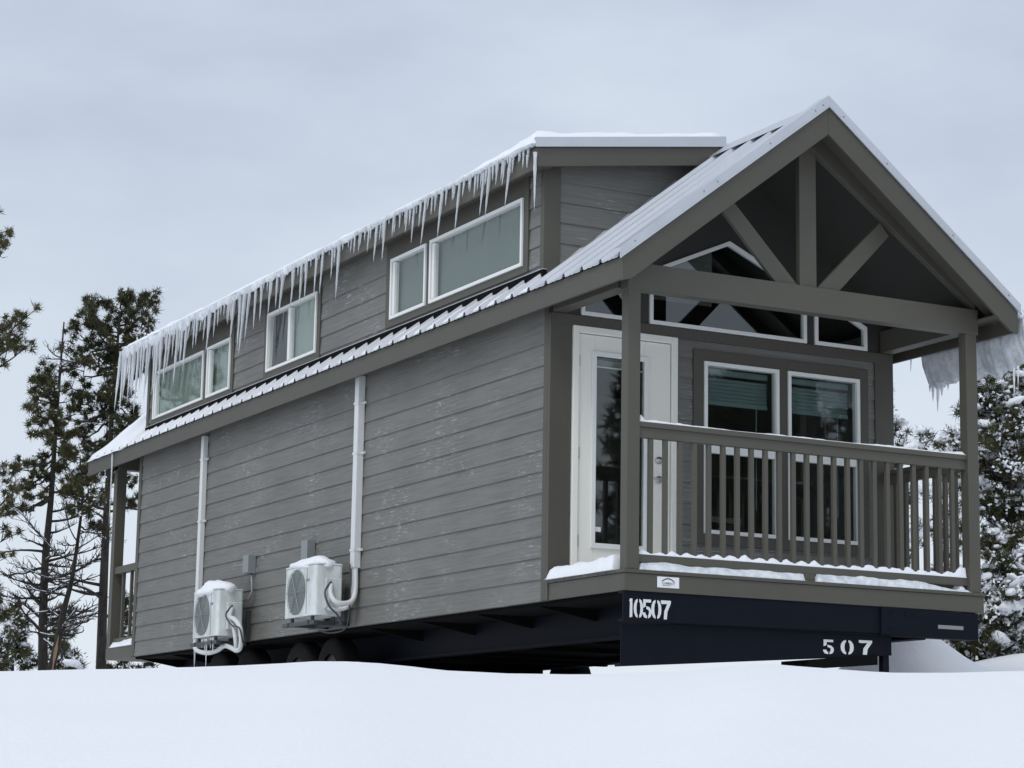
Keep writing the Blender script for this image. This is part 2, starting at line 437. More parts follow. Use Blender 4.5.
# ---- porch
mb = MB(); mb.box(.03, W-.03, .03, DP-.03, ZR+.02, ZD-.03)
for i in range(9):
    mb.box(-.012, W+.012, .0+i*.1395-.014, .0+i*.1395+.121, ZD-.028, ZD)
mb.build('deck', M_trim, HOUSE, bevel=.003)
mb = MB(); mb.box(0, W, -.002, .028, ZR, ZD-.030); mb.build('deck_rim', M_post, HOUSE, bevel=.003)
for xx in (0, W-.028):
    mb = MB(); mb.box(xx, xx+.028, .029, DP-.013, ZR, ZD-.030); mb.build('deck_rim', M_post, HOUSE, bevel=.003)
PW = .135
def post(x, y, z0=ZD, z1=3.30):
    x += .020 if x < 1 else -.004
    mb = MB(); mb.box(x, x+.118, y+.004, y+.108, z0, z1); mb.build('porch_post', M_post, HOUSE, bevel=.005)
post(.0, .0); post(W-PW, .0)
mb = MB(); mb.box(.012, W-.005, -.004, PW-.015, 3.274, 3.497); mb.build('porch_beam', M_post, HOUSE, bevel=.004)
for x in (0.002, W-PW-.002):
    mb = MB(); mb.box(x, x+PW, PW+.01, DP-.014, 3.30, 3.50); mb.build('side_beam', M_trim, HOUSE, bevel=.004)
mb = MB(); mb.prism([(1.711, 3.499), (1.884, 3.499), (1.884, roofz(1.884)-.06), (1.8, ZP-.06), (1.711, roofz(1.711)-.06)], 1, .02, .075)
mb.build('king_post', M_post, HOUSE, bevel=.004)
for sgn in (-1, 1):
    X = lambda v: 1.7975+sgn*v
    mb = MB()
    p = [(X(.10), 3.499), (X(.325), 3.499), (X(.86), 4.05), (X(.765), 4.16)]
    mb.prism(p, 1, .028, .070); mb.build('brace', M_post, HOUSE, bevel=.004)
    # top chord
    mb = MB(); cw = .16
    q = [(X(.0 if sgn > 0 else 0.001), ZP-.062), (X(1.78), roofz(.02)-.075), (X(1.78), max(3.499, roofz(.02)-.075-cw)), (X(0 if sgn > 0 else .001), ZP-.062-cw*1.25)]
    mb.prism(q, 1, .012, .080); mb.build('top_chord', M_trim, HOUSE, bevel=.003)
for sgn in (0, 1):
    X = (lambda v: v) if sgn == 0 else (lambda v: W-v); e = .0006 if sgn else 0
    mb = MB(); mb.prism([(X(-O+.03), roofz(-O+.03)-.075), (X(1.8-e), ZP-.075), (X(1.8-e), ZP-.09), (X(-O+.03), roofz(-O+.03)-.09)], 1, YF+.031, .011); mb.build('rake_soffit', M_trim, HOUSE)
# railing
def railing():
    r = MB(); r.box(PW, W-PW, .022, .112, 2.155, 2.197); r.box(PW, W-PW, .040, .094, 2.07, 2.157)
    top_ = r.build('rail', M_post, HOUSE, bevel=.004)
    r = MB(); r.box(PW, W-PW, .040, .094, 1.060, 1.128); r.box(1.75, 1.85, .03, .104, 1.0, 1.062); r.build('rail', M_post, HOUSE, bevel=.004)
    n = 23
    for i in range(n):
        x = PW+(i+1)*(W-2*PW)/(n+1)
        b = MB(); b.box(x-.019, x+.019, .048, .086, 1.127, 2.071); b.build('baluster', M_post, HOUSE, bevel=.003)
    r = MB(); r.box(W-.112, W-.022, PW, DP-.014, 2.155, 2.197); r.box(W-.094, W-.04, PW, DP-.014, 2.07, 2.157); r.build('rail', M_post, HOUSE, bevel=.004)
    r = MB(); r.box(W-.094, W-.04, PW, DP-.014, 1.060, 1.128); r.build('rail', M_post, HOUSE, bevel=.004)
    for i in range(7):
        y = PW+(i+1)*(DP-PW)/8
        b = MB(); b.box(W-.086, W-.048, y-.019, y+.019, 1.127, 2.071); b.build('baluster', M_post, HOUSE, bevel=.003)
railing()
# rear porch
mb = MB(); mb.box(0, W, L+.02, 13.12, ZR, ZD-.02); mb.build('rear_deck', M_post, HOUSE, bevel=.004)
for x in (0.0, W-.13):
    mb = MB(); mb.box(x, x+.13, 12.97, 13.10, ZD-.02, 3.34); mb.build('porch_post', M_post, HOUSE, bevel=.004)
mb = MB(); mb.box(0, W, 12.96, 13.11, 3.30, 3.5); mb.build('porch_beam', M_post, HOUSE, bevel=.004)
mb = MB(); mb.box(.02, .11, L+.01, 12.97, 1.93, 2.02); mb.box(.04, .09, L+.01, 12.97, 1.03, 1.10)
mb.build('rail', M_post, HOUSE, bevel=.003)
for i in range(5):
    y = L+.16*(i+1)
    if i == 2: pass
    b = MB(); b.box(.045, .083, y-.019, y+.019, 1.10, 1.93); b.build('baluster', M_post, HOUSE) if i in (1, 3) else None

# ---- main roof
mb = MB(); th = .045
for sgn in (0, 1):
    X = (lambda v: v) if sgn == 0 else (lambda v: W-v)
    mb.prism([(X(-O+.03), roofz(-O+.03)-.012), (X(1.8), ZP-.012), (X(1.8), ZP-.012-th*1.26), (X(-O+.03), roofz(-O+.03)-.012-th*1.26)], 1, YF+.03, YR-.03)
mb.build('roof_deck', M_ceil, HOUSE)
# horizontal soffit closing the eaves along the body
mb = MB(); mb.box(-O+.03, .02, YF+.03, YR-.03, 3.400, 3.412); mb.box(W-.02, W+O-.03, YF+.03, YR-.03, 3.400, 3.412); mb.build('soffit', M_trim, HOUSE)
for xx in (-O, W+O-.028):
    mb = MB(); mb.box(xx, xx+.028, YF+.03, YR-.03, ZEB, ZE-.004); mb.build('eave_fascia', M_trim, HOUSE, bevel=.003)
def rake(y0, y1, bottom_in=.24):
    for sgn in (0, 1):
        X = (lambda v: v) if sgn == 0 else (lambda v: W-v)
        mb = MB(); e = .0006 if sgn else 0
        mb.prism([(X(-O), ZE), (X(1.8-e), ZP), (X(1.8-e), ZP-bottom_in), (X(-O+.085), roofz(-O+.085)-bottom_in), (X(-O), ZEB-.012)], 1, y0, y1)
        mb.build('rake_board', M_trim, HOUSE, bevel=.003)
rake(YF, YF+.03); rake(YR-.03, YR)
def ribbed(x_of, y0, y1, zf, ulen_lo, ulen_hi, name='metal_roof', pitch=.305, phase=0.0, rib=.036):
    """ribbed sheet: ribs run up the slope; profile repeats along y"""
    ys = []; n0 = math.floor((y0-phase)/pitch)-1
    for k in range(n0, int((y1-phase)/pitch)+2):
        b = phase+k*pitch
        for dy, h in ((0, 0), (.018, rib), (.046, rib), (.064, 0), (.135, 0), (.143, .005), (.157, .005), (.165, 0), (.212, 0), (.22, .005), (.234, .005), (.242, 0)):
            y = b+dy
            if y0 < y < y1: ys.append((y, h))
    ys = [(y0, ys[0][1])]+ys+[(y1, ys[-1][1])]
    vs = []
    for (y, h) in ys:
        for u in (ulen_lo, ulen_hi): vs.append((u, y, zf(u)+h))
    m_ = MB(); m_.add(vs, [(2*i, 2*i+1, 2*i+3, 2*i+2) for i in range(len(ys)-1)])
    o = m_.build(name, M_metal, HOUSE, recalc=False)
    sd = o.modifiers.new('thick', 'SOLIDIFY'); sd.thickness = .003; sd.offset = 0
    return o
zmain = lambda u: roofz(u)+.012
ribbed(None, YF+.01, YR-.01, zmain, -O-.025, 1.79)
ribbed(None, YF+.01, YR-.01, zmain, W+O+.025, 1.81)
# rake metal trim: vertical leg + top leg, both slopes, front
def rake_metal(y0, y1, yl):
    for sgn in (0, 1):
        X = (lambda v: v) if sgn == 0 else (lambda v: W-v); e = .0006 if sgn else 0
        mb = MB(); a, b = -O-.03, 1.8-e
        lo, hi = .002, .088
        mb.prism([(X(a), roofz(a)+lo), (X(b), ZP+lo), (X(b), ZP+hi+.012), (X(a), roofz(a)+hi)], 1, y0, y0+.006)
        mb.prism([(X(a), roofz(a)+hi-.004), (X(b), ZP+hi+.006), (X(b), ZP+hi+.012), (X(a), roofz(a)+hi)], 1, min(y0+.006, yl), max(y0+.006, yl))
        mb.prism([(X(a), roofz(a)-.004), (X(b), ZP-.004), (X(b), ZP+.008), (X(a), roofz(a)+.008)], 1, y0-.012, y0+.002) 
        mb.build('rake_trim', M_metal, HOUSE)
rake_metal(YF-.010, YF+.13, YF+.13)
for x in (-.1, .55, .68, 1.2, 1.66, 1.74, 1.95, 2.4, 3.1, 3.7):
    z = roofz(x)+.05; sc_ = MB(); sc_.tube([(x, YF-.010, z), (x, YF-.015, z)], .007, 6); sc_.build('trim_screw', M_gal, HOUSE)
# ridge cap
mb = MB()
for sgn in (0, 1):
    X = (lambda v: v) if sgn == 0 else (lambda v: W-v); e = .0006 if sgn else 0
    mb.prism([(X(1.62), roofz(1.62)+.052), (X(1.8-e), ZP+.056), (X(1.8-e), ZP+.060), (X(1.62), roofz(1.62)+.056)], 1, YF+.005, YR)
mb.build('ridge_cap', M_metal, HOUSE)

# ---- shed dormer
mb = MB(); lap_wall(mb, DX+.02, DY0+.05, DY1, 3.60, 4.66, 'y', ZW, -1); mb.box(DX+.022, DX+.028, DY0+.01, 1.87, 3.62, 4.7)
DW = [(1.84, 4.05-.00, 1, None)]
mb_d = mb
# dormer windows: (y0,y1,z0,z1)
DWIN = [(1.888, 3.779, 3.833, 4.456), (3.866, 4.672, 3.835, 4.448), (6.552, 7.957, 3.812, 4.478), (9.100, 9.868, 3.796, 4.410), (9.995, 11.79, 3.799, 4.402)]
# rebuild the dormer wall in strips around the openings
mb = MB()
def dpiece(a, b, z0, z1): lap_wall(mb, DX+.022, a, b, z0, z1, 'y', ZW, -1)
edges = sorted(DWIN); prev = DY0+.05
for (a, b, z0, z1) in edges:
    dpiece(prev, a, 3.60, 4.66); dpiece(a, b, 3.60, z0); dpiece(a, b, z1, 4.66); prev = b
dpiece(prev, DY1, 3.60, 4.66)
mb.build('dormer_side_wall', M_side, HOUSE, recalc=False)
mb = MB(); lap_wall(mb, DY0+.022, DX+.02, 1.8, 3.60, 5.02, 'x', ZW+.03, -1, lambda u: shedz(u)-.02, 12)
mb.build('dormer_front_wall', M_front, HOUSE, recalc=False)
mb = MB(); mb.box(DX+.02, W-.05, DY1-.02, DY1, 3.55, 4.72); mb.box(0.02, W-.02, L-.02, L, ZW, 3.56); mb.build('rear_wall', M_front, HOUSE)
for bx in ((DX-.010, DX+.155, DY0-.010, DY0+.03, 3.66, 4.70), (DX-.008, DX+.03, DY0+.031, DY0+.06, 3.66, 4.66), (DX-.010, DX+.03, DY1-.08, DY1+.010, 3.62, 4.66)):
    mb = MB(); mb.box(*bx); mb.build('corner_trim', M_post, HOUSE, bevel=.003)
mb = MB(); mb.box(DX-.020, DX+.02, DY0-.02, DY1, 3.60, roofz(DX)+.066); mb.build('wall_flashing', M_black, HOUSE)
mb = MB(); mb.box(DX-.024, DX+.02, DY0-.024, DY1, roofz(DX)+.067, roofz(DX)+.072); mb.build('flashing_edge', M_metal, HOUSE)
# dark window surrounds on the dormer
def surround(a, b, ops, z0, z1=4.64):
    mb = MB()
    x0, x1 = DX-.012, DX+.014; e = a
    for (c, d, p, q) in ops:
        mb.box(x0, x1, e, c, z0, z1); mb.box(x0, x1, c, d, z0, p); mb.box(x0, x1, c, d, q, z1); e = d
    mb.box(x0, x1, e, b, z0, z1); mb.build('window_surround', M_trim, HOUSE, bevel=.002)
surround(1.80, 4.80, DWIN[0:2], 3.765); surround(6.47, 8.06, DWIN[2:3], 3.735); surround(9.02, 11.88, DWIN[3:5], 3.72)
def dwin(i, a, b, z0, z1):
    big = (b-a) > 1.2
    mb, inner = poly_frame(rect(a, b, z0, z1), .031, DX-.030, DX+.04); swap_xy(mb)
    if i == 2:
        mm = MB(); mm.box(DX-.022, DX+.03, 7.28, 7.345, z0+.04, z1-.04); mb.add(mm.v, mm.f)
    if i in (0, 4, 1, 3):      # sliding sash stile beside the frame
        yb = b-.04
        mm = MB(); mm.box(DX-.018, DX+.03, yb-.05, yb, z0+.04, z1-.04); mb.add(mm.v, mm.f)
    fr = mb.build('window', M_white, HOUSE, bevel=.002)
    pm = MB(); pm.box(DX+.002, DX+.008, a+.04, b-.04, z0+.04, z1-.04); pm.build('pane', M_glass_d, fr)
    c0, c1 = a+.02, b-.02
    if i == 2: c0, c1 = a+.02, 7.31
    ns = 60 if i in (3, 4) else 8; cm = MB(); vs = []
    for k in range(ns+1):
        y = c0+(c1-c0)*k/ns; dx = .012*math.sin(y*31)+.006*math.sin(y*77+1) if ns > 10 else 0
        vs += [(DX+.065+dx, y, z0), (DX+.065+dx, y, z1)]
    cm.add(vs, [(2*k, 2*k+2, 2*k+3, 2*k+1) for k in range(ns)])
    o = cm.build('curtain', M_curtain if ns > 10 or i == 2 else M_shade, fr, recalc=False)
    sd = o.modifiers.new('thick', 'SOLIDIFY'); sd.thickness = .004
for i, w in enumerate(DWIN): dwin(i, *w)
# shed roof
mb = MB()
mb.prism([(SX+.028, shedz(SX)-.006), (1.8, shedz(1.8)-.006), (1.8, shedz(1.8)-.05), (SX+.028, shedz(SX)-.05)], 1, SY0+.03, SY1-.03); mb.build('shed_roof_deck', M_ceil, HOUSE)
mb = MB(); mb.box(SX, SX+.028, SY0+.03, SY1, 4.565, 4.752); mb.build('dormer_fascia', M_post, HOUSE, bevel=.003)
mb = MB(); mb.box(SX+.028, DX+.02, SY0+.03, SY1-.03, 4.63, 4.642); mb.build('dormer_soffit', M_trim, HOUSE)
mb = MB(); mb.prism([(SX, shedz(SX)), (1.8, shedz(1.8)), (1.8, shedz(1.8)-.172), (SX, shedz(SX)-.172)], 1, SY0, SY0+.03); mb.build('dormer_rake_board', M_post, HOUSE, bevel=.003)
mb = MB(); mb.prism([(SX-.02, shedz(SX)+.004), (1.8, shedz(1.8)+.004), (1.8, shedz(1.8)+.095), (SX-.02, shedz(SX)+.085)], 1, SY0-.012, SY0-.004)
mb.prism([(SX-.02, shedz(SX)-.004), (1.8, shedz(1.8)-.004), (1.8, shedz(1.8)+.008), (SX-.02, shedz(SX)+.006)], 1, SY0-.024, SY0-.0125)
mb.prism([(SX-.02, shedz(SX)+.075), (1.8, shedz(1.8)+.088), (1.8, shedz(1.8)+.095), (SX-.02, shedz(SX)+.085)], 1, SY0-.004, SY0+.12)
mb.build('dormer_rake_trim', M_metal, HOUSE)
mb = MB(); mb.prism([(SX-.04, shedz(SX-.04)+.012), (1.8, shedz(1.8)+.012), (1.8, shedz(1.8)+.03), (SX-.04, shedz(SX-.04)+.03)], 1, SY0+.0, SY1); mb.build('shed_metal_roof', M_metal, HOUSE)

# ---- chassis
def ibeam(mb, x, y0, y1, z0, z1, w=.13):
    mb.box(x-w/2, x+w/2, y0, y1, z1-.018, z1); mb.box(x-w/2, x+w/2, y0, y1, z0, z0+.018); mb.box(x-.008, x+.008, y0, y1, z0+.018, z1-.018)
mb = MB(); ibeam(mb, .62, .10, 11.9, .53, .828); mb.build('main_rail', M_navy, HOUSE)
mb = MB(); ibeam(mb, 2.98, .10, 11.9, .58, .828); mb.build('main_rail', M_navy, HOUSE)
mb = MB()
for i in range(10):
    y = 1.5+i*1.15
    if 5.4 < y < 10: continue
    mb.prism([(.06, .79), (.06, .826), (W-.06, .826), (W-.06, .79), (3.0, .70), (.60, .70)], 1, y-.02, y+.02)
mb.build('outrigger', M_black, HOUSE)
mb = MB(); mb.box(.05, W-.05, .06, L, .800, .829); mb.build('underbelly', M_black, HOUSE)
# low cross members, plus added blocks that only keep the under-floor space dark
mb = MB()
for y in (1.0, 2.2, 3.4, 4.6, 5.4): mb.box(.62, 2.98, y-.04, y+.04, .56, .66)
mb.box(1.2, 2.4, 1.3, 5.2, .60, .70); mb.box(2.5, 3.4, 7.6, 11.8, -.1, .62); mb.build('cross_member_blocker', M_black, HOUSE)
# front headers
mb = MB(); ye = -.001
mb.prism([(0, .590), (2.512, .607), (2.512, ZR-.002), (0, ZR-.002)], 1, .012, .03); mb.box(0, 2.512, .03, .10, ZR-.02, ZR-.002); mb.box(0.0, 2.512, .03, .10, .590, .606)
hd = mb.build('front_header', M_navy, HOUSE, bevel=.002)
mb = MB(); mb.prism([(2.500, .600), (3.525, .590), (3.525, ZR-.012), (2.500, ZR+.004-.006)], 1, -.012, .010); mb.box(2.5, 3.525, .010, .12, .592, .61)
for x, z in ((2.60, .78), (2.75, .775), (2.85, .78), (2.60, .65)): mb.box(x-.012, x+.012, -.017, -.011, z-.012, z+.012)
h2 = mb.build('front_header', M_navy, HOUSE, bevel=.002)
mb = MB(); mb.box(3.09, 3.36, -.016, -.0125, .672, .704); mb.build('reflector', M_gal, h2)
mb = MB(); mb.prism([(.01, .235), (2.655, .430), (2.655, .700), (.01, .560)], 1, .062, .074); mb.prism([(.01, .235), (2.643, .429), (2.643, .444), (.01, .250)], 1, .074, .16); mb.box(2.643, 2.655, .074, .16, .43, .70)
hb = mb.build('hitch_beam', M_navy, HOUSE, bevel=.002)
mb = MB(); mb.prism([(1.80, .285), (2.50, .345), (2.50, .43), (1.80, .36)], 1, .05, .45); mb.build('beam_shade_wedge', M_black, HOUSE)  # black wedge added to stand for the shade under the beam
mb = MB(); mb.box(2.58, 2.64, .08, .14, -.2, .428); mb.build('jack_leg', M_navy, HOUSE)
for y, x in ((9.2, .9), (9.2, 2.7)):
    mb = MB(); mb.box(x-.05, x+.05, 11.3, 11.4, -.1, .5); mb.build('jack_leg', M_black, HOUSE)
# wheels
M_tyre = mat('dusty_tyre_rubber', (.010, .010, .010), .85, 0, .12)
for x in (.20, 3.40):
    for y in (6.05, 6.92, 8.38, 9.30):
        if x > 3 and y < 6.5: continue
        mb = MB(); rr = .37; prof = [(-.10, .20), (-.105, .30), (-.09, .355), (-.06, rr), (.06, rr), (.09, .355), (.105, .30), (.10, .20)]
        n = 32; vs = []
        for px_, r_ in prof:
            for j in range(n):
                t = 2*math.pi*j/n; q_ = r_+(.008 if (r_ > .36 and j % 2) else 0); vs.append((x+px_, y+q_*math.cos(t), .40+q_*math.sin(t)))
        fs = [(i*n+j, i*n+(j+1) % n, (i+1)*n+(j+1) % n, (i+1)*n+j) for i in range(len(prof)-1) for j in range(n)]
        mb.add(vs, fs); wh = mb.build('tyre', M_tyre, HOUSE, smooth=True)
        mb = MB(); mb.tube([(x-.07, y, .40), (x-.03, y, .40), (x+.07, y, .40)], [.205, .12, .205], 20); mb.build('rim', M_rim, wh)
mb = MB()
for y in (6.05, 6.92, 8.38, 9.30): mb.tube([(.3, y, .40), (3.3, y, .40)], .05, 8)
mb.box(.45, 3.1, 7.0, 9.6, .30, .62); mb.build('axle', M_black, HOUSE)

# ---- painted numbers
def dig(mb, ch, x, z, w, h, y):
    def poly(ps, mirror=False):
        mb.prism([(x+p[0]*w, z+p[1]*h) for p in ps], 1, y-.0022, y)
    if ch == '1': poly([(.30, .0), (.72, .04), (.72, 1), (.36, 1), (.20, .86), (.34, .86)])
    elif ch == '0':
        poly([(.42, 1), (.22, .93), (.06, .72), (.03, .5), (.06, .28), (.22, .07), (.42, 0), (.42, .14), (.34, .24), (.30, .5), (.34, .76), (.42, .86)])
        poly([(.60, 0), (.80, .07), (.95, .28), (.98, .5), (.95, .72), (.80, .93), (.60, 1), (.60, .86), (.68, .76), (.71, .5), (.68, .24), (.60, .14)])
    elif ch == '5':
        poly([(.10, 1), (.90, 1), (.90, .84), (.36, .84), (.34, .62), (.10, .54)])
        poly([(.42, .64), (.72, .60), (.93, .44), (.95, .24), (.84, .08), (.60, .0), (.60, .15), (.70, .28), (.68, .42), (.42, .50)])
        poly([(.48, .0), (.20, .04), (.06, .20), (.06, .30), (.32, .30), (.36, .20), (.48, .14)])
    elif ch == '7':
        poly([(.04, 1), (.98, 1), (.98, .86), (.66, .40), (.60, .0), (.32, .0), (.36, .42), (.64, .82), (.16, .80), (.04, .84)])
mb = MB(); xx = .040
for c, w in zip('10507', (.058, .090, .090, .098, .098)):
    dig(mb, c, xx, .618, w, .150, .0115); xx += w*.90
nm = mb.build('stencilled_number', M_stencil, hd)
mb = MB()
for c, x, w in (('5', 1.945, .120), ('0', 2.125, .140), ('7', 2.310, .145)):
    dig(mb, c, x, .412+(x-1.9)*.03, w, .120, .0615)
nm = mb.build('stencilled_number', M_stencil, hb)
# sticker
mb = MB(); mb.box(.302, .506, -.006, -.0025, .868, .955); stk = mb.build('maker_sticker', M_sticker, HOUSE)
mb = MB(); ar = []
for k in range(13):
    t = k/12; xk = .345+t*.115; ar.append((xk, .924+.022*math.sin(math.pi*t)))
lo = [(a, b-.008) for a, b in ar[::-1]]
for k in range(12):
    mb.prism([ar[k], ar[k+1], (ar[k+1][0], ar[k+1][1]-.009), (ar[k][0], ar[k][1]-.009)], 1, -.0075, -.0062)
mb.box(.352, .43, -.0075, -.0062, .884, .887)
cu = bpy.data.curves.new('word', 'FONT'); cu.body = "COMPACT"; cu.size = .030; cu.extrude = .0006; cu.resolution_u = 1
to = bpy.data.objects.new('word', cu); COL.objects.link(to)
dg = bpy.context.evaluated_depsgraph_get(); tm = bpy.data.meshes.new_from_object(to.evaluated_get(dg))
wv = [v.co.copy() for v in tm.vertices]; mx = max(v.x for v in wv)
mb.add([(.343+v.x*.122/mx, -.0070-v.z, .892+v.y) for v in wv], [tuple(p.vertices) for p in tm.polygons])
bpy.data.objects.remove(to); bpy.data.meshes.remove(tm); bpy.data.curves.remove(cu)
mb.build('sticker_print', M_ink, stk)

# ---- white line covers, boxes on the side wall
def cover(y0, y1, z0, z1, dx):
    mb = MB(); mb.box(-dx, .0, y0, y1, z0, z1)
    c = mb.build('line_cover', M_pvc, HOUSE, bevel=.008)
    mb = MB()
    for z in (z0+.18, (z0+z1)/2+.18, z1-.28):
        mb.box(-dx-.004, -.0, y0-.006, y1+.006, z-.012, z+.012); mb.tube([(-.02, y0-.006, z), (-.02, y0-.06, z)], .014, 8)
    mb.build('clamp', M_pvc, c)
cover(5.115, 5.210, 1.40, 3.335, .078); cover(9.60, 9.685, .925, 3.305, .062)
def ebox(y, z0, z1, w, cond):
    mb = MB(); mb.box(-.085, -.0, y-w/2, y+w/2, z0, z1); mb.box(-.093, -.085, y-w/2-.004, y+w/2+.004, z0+.01, z1+.004)
    b = mb.build('electrical_box', M_gal, HOUSE, bevel=.004)
    if cond:
        mb = MB(); mb.tube([(-.04, y-.05, z0), (-.04, y-.08, z0-.1), (-.05, y-.12, z0-.2), (-.06, y-.05, z0-.28), (-.10, y+.12, z0-.32), (-.14, y+.30, z0-.31)], .013, 8)
        mb.build('conduit', M_gal, b, smooth=True)
ebox(8.02, 1.56, 1.76, .16, True); ebox(6.36, 1.50, 1.78, .16, False)

# ------------------------------------------------------------------ outdoor units
def rounded_box(x0, x1, y0, y1, z0, z1, r, seg=4):
    mb = MB(); pts = []
    for cx, cy, a0 in ((x1-r, y1-r, 0), (x0+r, y1-r, 90), (x0+r, y0+r, 180), (x1-r, y0+r, 270)):
        for k in range(seg+1):
            a = R(a0+90*k/seg); pts.append((cx+r*math.cos(a), cy+r*math.sin(a)))
    mb.prism(pts, 2, z0, z1); return mb
def snow_lump(name, cx, cy, cz, rx, ry, rz, seed, material=M_snow, amp=.18, flat=.25, parent=None, nn=22, **tg):
    mb = MB(); vs = []; mm = nn//2
    for i in range(mm+1):
        th = math.pi*i/mm
        for j in range(nn):
            ph = 2*math.pi*j/nn; d = Vector((math.sin(th)*math.cos(ph), math.sin(th)*math.sin(ph), math.cos(th)))
            k = 1+amp*noise.noise(d*1.7+Vector((seed, 0, 0)))+amp*.4*noise.noise(d*5+Vector((0, seed, 0)))
            z = d.z*rz*k
            if z < 0: z *= flat
            vs.append((cx+d.x*rx*k, cy+d.y*ry*k, cz+z))
    fs = [(i*nn+j, i*nn+(j+1) % nn, (i+1)*nn+(j+1) % nn, (i+1)*nn+j) for i in range(mm) for j in range(nn)]
    mb.add(vs, fs); return mb.build(name, material, parent, smooth=True, **tg)
def ac_unit(yR, yL, z0, lab, loops):
    xf, xb = -.43, -.13; h = .50; z1 = z0+h
    U = empty('heat_pump_unit', (-.28, (yR+yL)/2, z0-.1), label=lab, category='air conditioner', group='heat pump units mounted on the side wall')
    def part(mb, name, m_, par=None, **k): return mb.build(name, m_, U if par is None else par, **k)
    mb = rounded_box(xf, xb, yR, yL, z0, z1, .035); body = part(mb, 'casing', M_case, bevel=.006)
    mb = rounded_box(xf-.006, xb+.004, yR-.006, yL+.006, z1, z1+.016, .038); part(mb, 'top_cover', M_case, bevel=.004)
    fy, fz, fr = yL-.315, z0+h/2, .225
    n = 40; mb = MB()
    mb.tube([(xf-.002, fy, fz), (xf-.0035, fy, fz)], fr, n)
    fan = part(mb, 'fan_opening', M_dark)
    mb = MB()
    for k in range(1, 9):
        r_ = fr*k/8; vs = []; 
        path = [(xf-.014, fy+r_*math.cos(2*math.pi*j/28), fz+r_*math.sin(2*math.pi*j/28)) for j in range(29)]
        mb.tube(path, .003, 4)
    for k in range(3):
        a = math.pi*k/3; mb.tube([(xf-.017, fy+fr*math.cos(a), fz+fr*math.sin(a)), (xf-.017, fy-fr*math.cos(a), fz-fr*math.sin(a))], .005, 4)
    mb.build('fan_grille', M_gal, fan)
    # panel seam, badge, louvres on end face, valve cover
    mb = MB(); mb.box(xf-.004, xf+.002, yR+.20, yR+.206, z0+.02, z1-.02); mb.box(xf-.004, xf+.002, yR+.10, yR+.19, z0+.33, z0+.338) if False else None
    mb.build('panel_seam', M_gal, body)
    mb = MB(); mb.box(xf-.004, xf+.001, yR+.14, yR+.22, z0+.345, z0+.368); mb.build('badge', M_gal, body)
    mb = MB()
    mb.box(xf+.10, xb-.03, yR-.045, yR, z0+.07, z0+.37); vc = mb.build('valve_cover', M_case, body, bevel=.01)
    # bracket
    mb = MB()
    for y in (yR+.13, yL-.13):
        mb.box(xf-.02, -.0, y-.02, y+.02, z0-.085, z0-.045); mb.box(-.045, -.0, y-.02, y+.02, z0-.085, z0+.30)
        mb.prism([(-.03, z0-.085), (-.30, z0-.085), (-.03, z0-.30)], 1, y-.004, y+.004) if False else None
        for xx_ in (xf+.04, xb-.04): mb.tube([(xx_, y, z0-.045), (xx_, y, z0)], .02, 8)
    mb.box(xf-.01, xf+.03, yR-.02, yL+.02, z0-.088, z0-.050); mb.box(xb-.03, xb+.01, yR-.02, yL+.02, z0-.088, z0-.050)
    part(mb, 'bracket', M_bracket, bevel=.003)
    for path, r_, mt, nm_ in loops:
        mb = MB()
        # smooth path by Catmull-Rom
        P = [Vector(p) for p in path]; P = [P[0]]+P+[P[-1]]; out = []
        for i in range(1, len(P)-2):
            for k in range(6):
                t = k/6; a, b, c, d = P[i-1], P[i], P[i+1], P[i+2]
                out.append(.5*((2*b)+(c-a)*t+(2*a-5*b+4*c-d)*t*t+(3*b-a-3*c+d)*t**3))
        out.append(P[-2]); mb.tube(out, r_, 10); part(mb, nm_, mt, smooth=True)
    return U
y2R, y2L = 5.24, 6.02; z2 = .925
ac_unit(y2R, y2L, z2, 'frosted white outdoor heat pump nearer the porch, its hoses rising to a wall cover',
  [([(-.28, y2R-.045, z2+.30), (-.30, y2R-.10, z2+.20), (-.26, y2R-.16, z2+.12), (-.12, y2R-.16, z2+.13), (-.05, y2R-.12, z2+.24), (-.04, y2R-.09, 1.44)], .026, M_pvc, 'hose'),
   ([(-.28, y2R-.045, z2+.22), (-.30, y2R-.02, z2+.10), (-.25, y2R-.05, z2+.06), (-.10, y2R-.10, z2+.10), (-.045, y2R-.07, z2+.28), (-.04, y2R-.05, 1.44)], .022, M_pvc, 'hose'),
   ([(-.28, y2R-.05, z2+.33), (-.36, y2R-.09, z2+.22), (-.33, y2R-.14, z2+.08), (-.25, y2R-.16, z2+.0), (-.20, y2R-.16, z2-.10)], .010, M_bracket, 'cable'),
   ([(-.10, y2R-.085, 1.44), (-.10, y2R-.12, z2+.25), (-.12, y2R-.14, z2), (-.14, y2R-.10, z2-.13), (-.2, y2R+.1, z2-.16), (-.25, y2R+.3, z2-.13)], .008, M_bracket, 'cable')])
y1R, y1L = 7.93, 8.71; z1_ = .862
